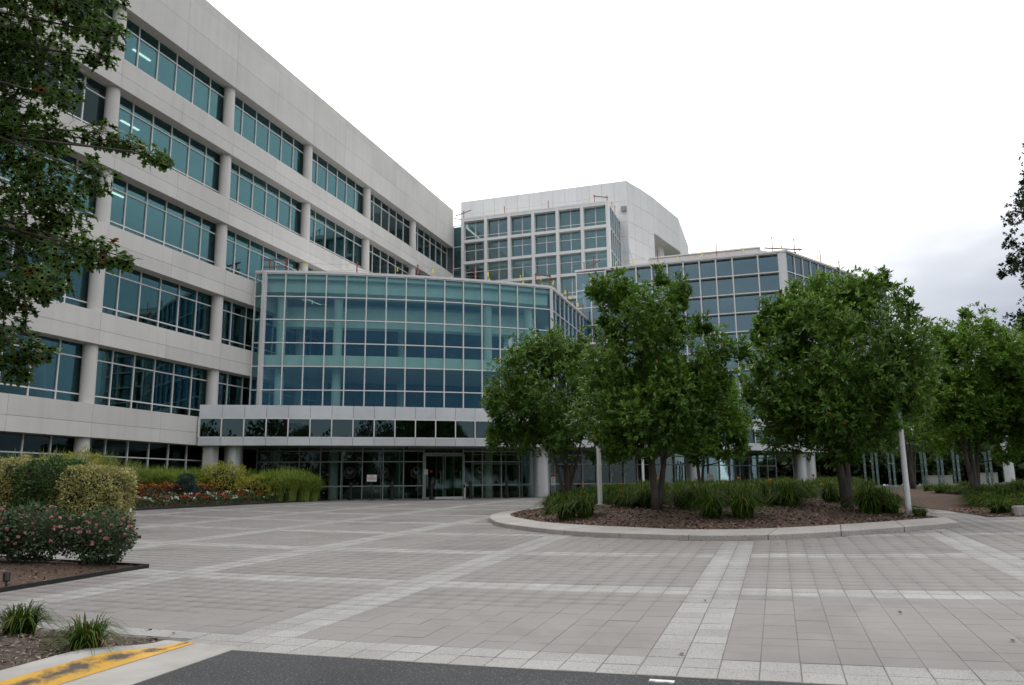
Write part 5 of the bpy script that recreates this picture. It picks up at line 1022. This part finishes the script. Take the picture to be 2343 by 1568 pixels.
# ---- roof edge guards
def guard(lab, base, h, boards=(), grp=None):
    b = np.array(base, float); o = empty('guard_post', b, lab, 'guard post', grp, 'thing'); MB().bar(b+np.array([0, 0, -.05]), b+np.array([0, 0, h]), .05, .05, side=(1, 0, 0)).build('upright', M_red, o); MB().box(b[0]-.06, b[0]+.06, b[1]-.09, b[1]+.09, b[2], b[2]+.08).build('clamp', M_red, o); MB().bar(b+np.array([-.03, 0, h-.12]), b+np.array([-.03, 0, h-.02]), .07, .06, side=(0, 1, 0)).build('hook', M_red, o); return b+np.array([0, 0, h])
def plank(lab, a, b, grp=None): a = np.array(a, float); b = np.array(b, float); o = empty('guard_rail', (a+b)/2, lab, 'guard rail', grp, 'thing'); MB().bar(a, b, .09, .035, side=(0, 0, 1)).build('board', M_wood, o)
def line(lab, pts, flags=.9, seed=0):
    o = empty('safety_line', pts[0], lab, 'safety line', None, 'thing'); r = np.random.default_rng(seed); m = MB()
    for a, b in zip(pts[:-1], pts[1:]):
        a = np.array(a); b = np.array(b); n = 6; P = [a+(b-a)*k/n-np.array([0, 0, .12*4*(k/n)*(1-k/n)]) for k in range(n+1)]; m.tube(P, .006, 5, cap=False)
        L = np.linalg.norm(b-a); k = max(1, int(L/1.9))
        for j in range(k):
            t = (j+r.uniform(.25, .75))/k; c = a+(b-a)*t-np.array([0, 0, .12*4*t*(1-t)]); w = r.uniform(.05, .10); s = r.normal(0, .06)
            MB().add([c+np.array([0, -w/2, 0]), c+np.array([0, w/2, 0]), c+np.array([0.02, w/2+s, -.24]), c+np.array([.02, -w/3+s, -.30])], [(0, 1, 2, 3)]).build('ribbon', M_yel, o)
    m.build('cable', M_cable, o)
HR_ = HT+.16
z7_ = lambda x, y: (544.4+.2122*x, 574.6+.2122*y)
z3_ = lambda x, y: (998+.2582*x, 362.9+.2582*y)
z5_ = lambda x, y: (1270.2+.3098*x, 544.4+.3098*y)
def edge(pt, z, back=.12): p = on_z(*pt, z); d = np.array([p[0], p[1], 0]); return p+d/np.linalg.norm(d)*back
hp = [edge(z7_(340, 232), HR_), edge(z7_(513, 232), HR_), edge(z7_(1280, 252), HR_), edge(z7_(1938, 278), HR_), edge(z3_(342, 1078), HR_), edge(z3_(882, 1122), HR_), edge(z3_(1008, 1132), HR_), edge(z3_(1162, 1262), HR_), edge(z3_(1300, 1385), HR_)]
hn = ['first', 'second', 'third', 'fourth', 'fifth', 'sixth', 'seventh', 'eighth', 'ninth']
tops = [guard('%s red guard post from the left along the curved hall roof' % hn[i], p, .86 if i < 2 else .78, grp='red guard posts on the hall roof') for i, p in enumerate(hp)]
for zz, nm in ((.78, 'upper'), (.36, 'lower')):
    d = (hp[1]-hp[0]); plank('%s grey board of the guard at the left end of the hall roof' % nm, hp[0]-d*.42+np.array([0, 0, zz]), hp[1]+d*.05+np.array([0, 0, zz])); d = hp[6]-hp[5]; plank('%s grey board of the guard at the hall roof corner' % nm, hp[5]-d*.06+np.array([0, 0, zz-.06]), hp[6]+d*.06+np.array([0, 0, zz-.1]))
line('upper safety cable with yellow ribbons along the hall roof', [t-np.array([0, 0, .1]) for t in tops[1:]], seed=1); line('lower safety cable along the hall roof edge', [t-np.array([0, 0, .5]) for t in tops[1:]], seed=2)
BZ = BT+.22
gp = [edge(z3_(243, 548), BZ), edge(z3_(603, 505), BZ), edge(z3_(993, 459), BZ), edge(z3_(1402, 408), BZ), edge(z3_(1513, 414), BZ), edge(z3_(1557, 466), BZ), edge(z3_(1583, 500), BZ)]
gt = [guard('%s red guard post from the left on the tower window bay roof' % hn[i], p, .95, grp='red guard posts on the bay roof') for i, p in enumerate(gp)]
plank('grey board sticking out at the left corner of the bay roof', gp[0]+np.array([0, .9, .55]), gp[0]+np.array([0, -.75, .95])); plank('lower grey board at the left corner of the bay roof', gp[0]+np.array([.2, 1.1, .4]), gp[0]+np.array([0, .0, .1])); plank('grey board joining the two posts at the right corner of the bay roof', gp[3]+np.array([0, .1, .85]), gp[4]+np.array([0, -.1, .75]))
line('safety cable with yellow ribbons on the bay roof', [t-np.array([0, 0, .25]) for t in gt], seed=3)
EZ_ = ET+.16
ep = [edge(z5_(213, 245), EZ_-.1), edge(z5_(285, 237), EZ_-.1), edge(z5_(758, 190), EZ_), edge(z5_(1193, 147), EZ_), edge(z5_(1605, 107), EZ_), edge(z5_(1767, 110), EZ_), edge(z5_(1960, 187), EZ_), edge(z5_(2098, 245), EZ_)]
et = [guard('%s red guard post from the left on the east block roof' % hn[i], p, (.7, 1.1, 1.05, 1.1, 1.15, 1.05, .95, .8)[i], grp='red guard posts on the east block roof') for i, p in enumerate(ep)]
plank('grey board by the step at the left of the east block roof', ep[0]+np.array([0, -.05, .1]), ep[1]+np.array([0, -.5, .75])); plank('long grey board at the right corner of the east block roof', ep[4]+np.array([0, .55, .4]), ep[5]+np.array([.2, -.5, .25]))
line('safety cable with yellow ribbons on the east block roof', [t-np.array([0, 0, .45]) for t in et[1:]], seed=4)
# ladder and tarpaulin
a, b = on_x(*z3_(1587, 470), 71.2), on_x(*z3_(1732, 945), 70.6); o = empty('ladder', b, 'long pale ladder leaning against the white tower wall', 'ladder'); dv = (b-a)/np.linalg.norm(b-a); L_ = np.linalg.norm(b-a); M_lad = mat('pale_ladder', (.55, .60, .66), .5, metal=.3)
for s in (-.2, .2): MB().bar(a+np.array([0, s, 0]), b+np.array([0, s, 0]), .05, .04).build('rail', M_lad, o)
for k in range(int(L_/.32)): c = a+dv*.32*(k+.5); MB().tube([c+np.array([0, -.19, 0]), c+np.array([0, .19, 0])], .018, 6).build('rung', M_lad, o)
p = on_z(*z3_(930, 466), BZ); q = on_z(*z3_(1082, 450), BZ); n = 14; vs = []; fs = []; r = np.random.default_rng(9)
for i in range(n+1):
    for j in range(7):
        t = i/n; c = p+(q-p)*t+np.array([.35+j*.22, 0, 0]); h = .42*math.sin(math.pi*min(1, max(0, t)))**.6*math.sin(math.pi*(j+.3)/6.6)+.05*r.normal(); vs.append(c+np.array([0, 0, max(.015, h)]))
for i in range(n):
    for j in range(6): fs.append((i*7+j, i*7+j+1, (i+1)*7+j+1, (i+1)*7+j))
o = empty('tarpaulin', p, 'crumpled bright blue tarpaulin on the bay roof', 'tarpaulin'); MB().add(vs, fs).build('sheet', mat('blue_tarpaulin', (.05, .20, .62), .5, col2=(.08, .28, .70), scale=4), o); MB().tube([p+np.array([.3, 0, .03]), q+np.array([.3, 0, .03])], .02, 6).build('rope', M_cable, o)
